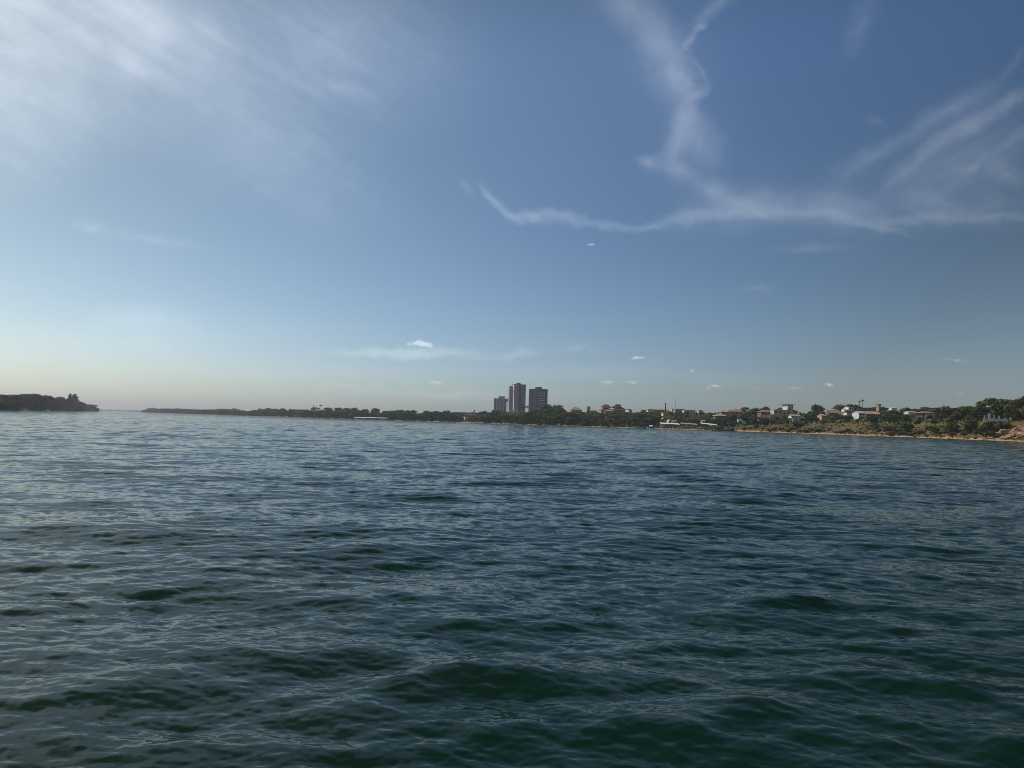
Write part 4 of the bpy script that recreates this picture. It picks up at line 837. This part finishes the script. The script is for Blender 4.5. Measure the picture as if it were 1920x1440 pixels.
# water's edge row and rows behind it, from the far point to the right edge
def rows(T, S, G, px0, px1, rowlist):
    for (off, wpx_m, dropA, dropB, hmx) in rowlist:
        px = px0
        while px < px1:
            Ysh = shoreY(px, S); Y = Ysh+off*random.uniform(.8, 1.25)
            h_est = 10; top = skyy(px, T)+random.uniform(dropA, dropB)
            key = pick(px); wf = random.uniform(1.05, 1.4)*(1.2 if key[0] == 'spread' else 1)
            place(px+random.uniform(-2, 2), Y, top, key, wf, G, hmax=hmx, grp='row%d' % off)
            px += wpx_m*FOC/Y*random.uniform(.8, 1.2)
rows(SKY_R, SR, gR, 476, 866, [(9, 13, 2.0, 6.0, 13), (36, 14, 0, 1.5, 20)])
rows(SKY_R, SR, gR, 888, 1180, [(9, 12, 9, 15, 11), (45, 12, 3, 7, 13), (110, 13, 0, 1.2, 18)])
rows(SKY_R, SR, gR, 1180, 1385, [(34, 11, 9, 14, 9), (70, 12, 4, 9, 10), (130, 12, 1, 5, 11), (200, 14, 0, 2, 12)])
rows(SKY_R, SR, gR, 1392, 1640, [(42, 9, 16, 22, 7), (75, 10, 9, 15, 8), (120, 11, 3, 8, 10), (180, 12, 0, 2, 12)])
rows(SKY_R, SR, gR, 1640, 1838, [(17, 8, 24, 34, 7)])
rows(SKY_R, SR, gR, 1640, 1990, [(36, 8.5, 14, 22, 9), (60, 10, 5, 12, 11), (110, 11, 1, 4, 13)])
# trees standing right in front of each building, up to its lowest visible row
for (a0, a1, yb, Yk) in list(KEEP):
    n = max(1, round((a1-a0)*Yk/FOC/7.5))
    for i in range(n):
        px = a0+(a1-a0)*(i+.5)/n; Y = max(shoreY(px)+6, Yk-random.uniform(9, 14)); place(px, Y, yb+random.uniform(.2, 1.2), ('round', random.randrange(5), tone(px)) if random.random() < .8 else ('spread', random.randrange(3), tone(px)), random.uniform(1.1, 1.5), grp='front', hmax=12, hmin=1.2)
# left island
rows(SKY_L, SL, gL, -70, 150, [(8, 13, 6, 12, 10), (38, 13, 0, 2.0, 19), (80, 15, -.5, 1.0, 22)])
rows(SKY_L, SL, gL, 150, 184, [(8, 13, 1, 4, 14), (30, 14, 0, .5, 20)])
for px, yt, wf in ((130.5, 738, .95), (138.8, 738.5, 1.3)): place(px, shoreY(px, SL)+60, yt, ('cone', int(wf > 1), 'leaf_dark'), wf, gL, hmax=30, grp='s')
# bushes on the banks
for px in np.arange(1395, 1925, 11.5):
    Ysh = shoreY(px); off = random.choice([7, 11, 15, 20, 26]); Y = Ysh+off; x = uat(px)*Y
    clipped = clipped_top(px, 4, Y, 0); gz = gR(x, Y); h = random.uniform(1.4, 3.0)
    if clipped and at(px, clipped, Y).z-gz < h: continue
    if px > 1835 and off < 20 or (px > 1740 and off < 11): continue
    add_tree(('bush', random.randrange(3), random.choice(['leaf_green', 'leaf_olive', 'leaf_dry', 'leaf_olive', 'leaf_dark'])), x, Y, gz, h, random.uniform(.9, 1.5), 'bush')
for px in np.arange(960, 1235, 13):
    Y = shoreY(px)+random.uniform(4, 8); x = uat(px)*Y; add_tree(('bush', random.randrange(3), random.choice(['leaf_green', 'leaf_olive', 'leaf_dark'])), x, Y, gR(x, Y), random.uniform(1.5, 3), random.uniform(1, 1.5), 'bush')

# ---- labels: each tree is singled out by tone, shape, row and rank inside its stretch of shore
ZONES = [(-200, 187, 'on the left island'), (187, 560, 'on the far wooded shore'), (560, 640, 'around the bare crowned tree'), (640, 735, 'above the white boat row'), (735, 880, 'left of the sandy landing'), (880, 957, 'below the smallest tower'),
 (957, 1030, 'below the two tall towers'), (1030, 1122, 'between towers and tiered houses'), (1122, 1182, 'below the tiered houses'), (1182, 1300, 'around the yellow building'), (1300, 1386, 'above the floating dock'), (1386, 1450, 'around the open orange roofed house'),
 (1450, 1515, 'around the white three storey house'), (1515, 1575, 'left of the dome shaped trees'), (1575, 1612, 'around the dome shaped trees'), (1612, 1660, 'around the long clay roof'), (1660, 1735, 'left of the white arched house'), (1735, 1842, 'left of the white balustrade'), (1842, 3000, 'around the white balustrade')]
ORD = ['first', 'second', 'third', 'fourth', 'fifth', 'sixth', 'seventh', 'eighth', 'ninth', 'tenth', 'eleventh', 'twelfth', 'thirteenth', 'fourteenth', 'fifteenth', 'sixteenth', 'seventeenth', 'eighteenth', 'nineteenth', 'twentieth', 'twenty first', 'twenty second', 'twenty third', 'twenty fourth', 'twenty fifth', 'twenty sixth']+[f'{i}th' for i in range(27, 60)]
TON = dict(leaf_dark='dark', leaf_green='mid green', leaf_olive='olive', leaf_dry='brown')
SHP = dict(round='round', spread='flat topped', cone='pointed', sparse='thin leaved', palm='feathery', bush='low')
KND = dict(round='tree', spread='tree', cone='conifer', sparse='tree', palm='palm', bush='bush')
buck = {}
for tr in TREES:
    o, key, x, y, gz, h, grp = tr; px, py = pxof(x, y, gz+h*.6); zi = next(i for i, q in enumerate(ZONES) if q[0] <= px < q[1]) if px > -200 else 0
    isl = x < -330 and px < 190; S_, N_ = (SL, NL_) if isl else (SR, NR_); t = locate(S_, N_, x, y)[1]
    row = 'waterside' if t < 30 else ('hillside' if t < 95 else 'hilltop')
    if key[0] in ('cone', 'palm', 'sparse'): row = ''
    buck.setdefault((zi, row, key[2], key[0]), []).append((px, o))
for (zi, row, c_n, kd), lst in buck.items():
    lst.sort(key=lambda q: q[0]); n = len(lst)
    for i, (px, o) in enumerate(lst):
        bd = ' '.join(q for q in (TON[c_n], SHP[kd], row, KND[kd]) if q)
        o['label'] = (f'{bd} {ZONES[zi][2]}' if n == 1 else f'{ORD[i]} {bd} from left, {ZONES[zi][2]}')
        o['group'] = {'bush': 'bushes on the river bank', 'palm': 'palms along the shore'}.get(kd, 'trees on the left island' if zi == 0 else 'trees along the river bank')
print('TREES', len(TREES), [sum(1 for t in TREES if t[1][0] == k) for k in ('round', 'spread', 'bush')])

# ---- far woods that read as one mass
def woods(name, spots, seed, label):
    g = np.random.default_rng(seed); VV = []
    for (x, y, z_, h, w_) in spots:
        bl = crown_round(int(g.integers(1e6)), .5, .05, 10) if g.random() < .7 else crown_spread(int(g.integers(1e6)), 9)
        v = leafcloud(bl, 220, .085, int(g.integers(1e6))); th = g.uniform(0, 6.28); cc, ss = math.cos(th), math.sin(th); v = v*np.array([w_, w_, h]); v = np.stack([v[:, 0]*cc-v[:, 1]*ss, v[:, 0]*ss+v[:, 1]*cc, v[:, 2]], 1); VV.append(v+np.array([x, y, z_]))
    me = quadmesh(name, np.concatenate(VV), M['leaf_dark']); o = bpy.data.objects.new(name, me); col.objects.link(o); return tag(o, label, 'woods', kind='stuff')
sp_ = []
for px in np.arange(266, 486, 1.6):
    for off in (12, 60):
        Y = shoreY(px)+off*random.uniform(.7, 1.4) if px > 268 else 2600; Y = min(Y, 2560); x = uat(px)*Y; gz = gR(x, Y); top = skyy(px, SKY_R)+random.uniform(-.6, 2.4)
        h = max(3, at(px, top, Y).z-gz); sp_.append((x, Y, gz-.5, h, random.uniform(11, 17)))
woods('far_woods', sp_, 5, 'distant dark woods covering the low far shore left of the boats')
sp_ = []
for x in np.arange(-5200, 1200, 17):
    if -3700 < x < -2300 or x % 3 < 1: sp_.append((x, 6200+x*.05+random.uniform(10, 90), 0, random.uniform(9, 15), random.uniform(22, 38)))
woods('distant_woods', sp_, 6, 'faint blue grey woods on the most distant shore in the river gap')
# undergrowth on the banks
def undergrowth(name, S, Nn_, G, n, tmax, hr, m_, seed, ylo, yhi, label, size, tmin=3):
    g = np.random.default_rng(seed); ok = np.where((S[:, 1] > ylo) & (S[:, 1] < yhi))[0]; ii = g.choice(ok, n); t = tmin+g.random(n)**1.3*(tmax-tmin)
    x = S[ii, 0]+Nn_[ii, 0]*t+g.normal(size=n)*2; y = S[ii, 1]+Nn_[ii, 1]*t+g.normal(size=n)*2; keep = (noise2(x*.5, y*.5)+g.normal(size=n)*.4) > -.35; x = x[keep]; y = y[keep]
    z = np.array([G(a_, b_) for a_, b_ in zip(x, y)]); n = len(x)
    c = np.stack([x, y, z], 1); h = hr*(.4+g.random((n, 1))*.9); th = g.random(n)*6.28; a_ = np.stack([np.cos(th), np.sin(th), np.zeros(n)], 1)*size*(.6+g.random((n, 1))); u_ = np.stack([g.normal(size=n)*.3, g.normal(size=n)*.3, np.ones(n)], 1)*h
    V = np.stack([c-a_, c+a_, c+a_*.55+u_, c-a_*.7+u_*.85], 1).reshape(-1, 3); me = quadmesh(name, V, M[m_]); o = bpy.data.objects.new(name, me); col.objects.link(o); return tag(o, label, 'undergrowth', kind='stuff')
undergrowth('undergrowth', SR, NR_, gR, 5000, 45, .5, 'leaf_dry', 21, 240, 640, 'dry brown scrub on the right river bank', .5)
undergrowth('undergrowth', SR, NR_, gR, 6000, 60, .6, 'leaf_olive', 22, 240, 700, 'olive green weeds over the right river bank', .5)
undergrowth('undergrowth', SR, NR_, gR, 7000, 60, 1.6, 'leaf_dark', 23, 660, 1600, 'dark scrub under the trees along the middle shore', .9)
undergrowth('undergrowth', SL, NL_, gL, 6000, 50, 1.8, 'leaf_dark', 24, 450, 1750, 'dark scrub along the left island shore', 1.0)
undergrowth('undergrowth', SR, NR_, gR, 14000, 230, 2.6, 'leaf_dark', 25, 540, 1150, 'dark green shrub cover between the houses on the hill', 1.5, tmin=26)
undergrowth('undergrowth', SR, NR_, gR, 9000, 150, 1.8, 'leaf_green', 26, 240, 620, 'green shrub cover behind the right bank', 1.1, tmin=30)
# sandy rocks at the right edge
def rock_mesh(seed):
    g = np.random.default_rng(seed); me = bpy.data.meshes.new('rock'); import bmesh; bm = bmesh.new(); bmesh.ops.create_icosphere(bm, subdivisions=3, radius=1)
    ax = g.normal(size=(9, 3)); ax /= np.linalg.norm(ax, axis=1)[:, None]; of = g.uniform(.55, .9, 9)
    for v in bm.verts:
        p_ = np.array(v.co)
        for a_, o_ in zip(ax, of):
            d = p_@a_
            if d > o_: p_ = p_-a_*(d-o_)*.85
        p_ = p_*(1+.10*math.sin(7*p_[0]+5*p_[1]+seed)*math.sin(6*p_[1]-4*p_[2])+.07*math.sin(15*p_[0]+seed)*math.sin(13*p_[1]+9*p_[2])); v.co = (p_[0], p_[1], p_[2])
    bm.to_mesh(me); bm.free(); me.materials.append(M['rock']); return me
RM = [rock_mesh(i) for i in range(4)]
RK = [(1858, 822, 2.6), (1868, 818, 3.2), (1878, 815, 3.6), (1889, 812, 4.4), (1896, 820, 3.4), (1904, 814, 4.2), (1912, 806, 5.0), (1918, 817, 3.8), (1925, 810, 4.6), (1884, 822, 2.4), (1848, 824, 1.8), (1908, 823, 2.8), (1583, 811.5, 1.6), (1787, 818, 1.5), (1775, 815, 2.0)]
RN = ['lowest', 'broad', 'rounded', 'large flat', 'wide', 'leaning', 'high', 'pale', 'outermost', 'small', 'little', 'low front', 'lone pink', 'small isolated', 'isolated']
for i, (px, py, s_) in enumerate(RK):
    Y = shoreY(px)+1
    while Y < 420 and gR(uat(px)*Y, Y) < at(px, py, Y).z: Y += .8
    x = uat(px)*Y; o = bpy.data.objects.new('rock', RM[i % 4]); col.objects.link(o); o.location = (x, Y, gR(x, Y)+s_*.05); o.scale = (s_*.8, s_*.7, s_*.33); o.rotation_euler = (random.uniform(-.15, .15), random.uniform(-.15, .15), random.uniform(0, 6))
    tag(o, None, 'rock', 'sandy rocks on the right bank'); RK[i] = (px, o)
RR = sorted([(px, o) for px, o in RK if px > 1840], key=lambda q: q[0])
for i, (px, o) in enumerate(RR): o['label'] = f'sandy orange rock below the white balustrade, {ORD[i]} of the outcrop from the left'
for (px, o), lb in zip([q for q in RK if q[0] <= 1840], ('lone pink sandy rock at the water below the lamp masts', 'low sandy rock nearer the water, right of its twin left of the balustrade', 'low sandy rock left of its twin on the bank left of the balustrade')): o['label'] = lb

# ------------------------------------------------------------------ haze
hz = MB().box(-7600, 4600, -900, 8950, -16, 95).build('haze', M['white']); hz.data.materials.clear()
hm = bpy.data.materials.new('haze_air'); hm.use_nodes = True; t = hm.node_tree
for n_ in list(t.nodes):
    if n_.type != 'OUTPUT_MATERIAL': t.nodes.remove(n_)
pv = t.nodes.new('ShaderNodeVolumePrincipled'); pv.inputs['Color'].default_value = (.82, .88, 1, 1); pv.inputs['Density'].default_value = 0.00013; pv.inputs['Anisotropy'].default_value = .3
t.links.new(pv.outputs[0], [n_ for n_ in t.nodes if n_.type == 'OUTPUT_MATERIAL'][0].inputs['Volume']); hz.data.materials.append(hm); hz['kind'] = 'stuff'; hz['label'] = 'thin pale haze over the river'
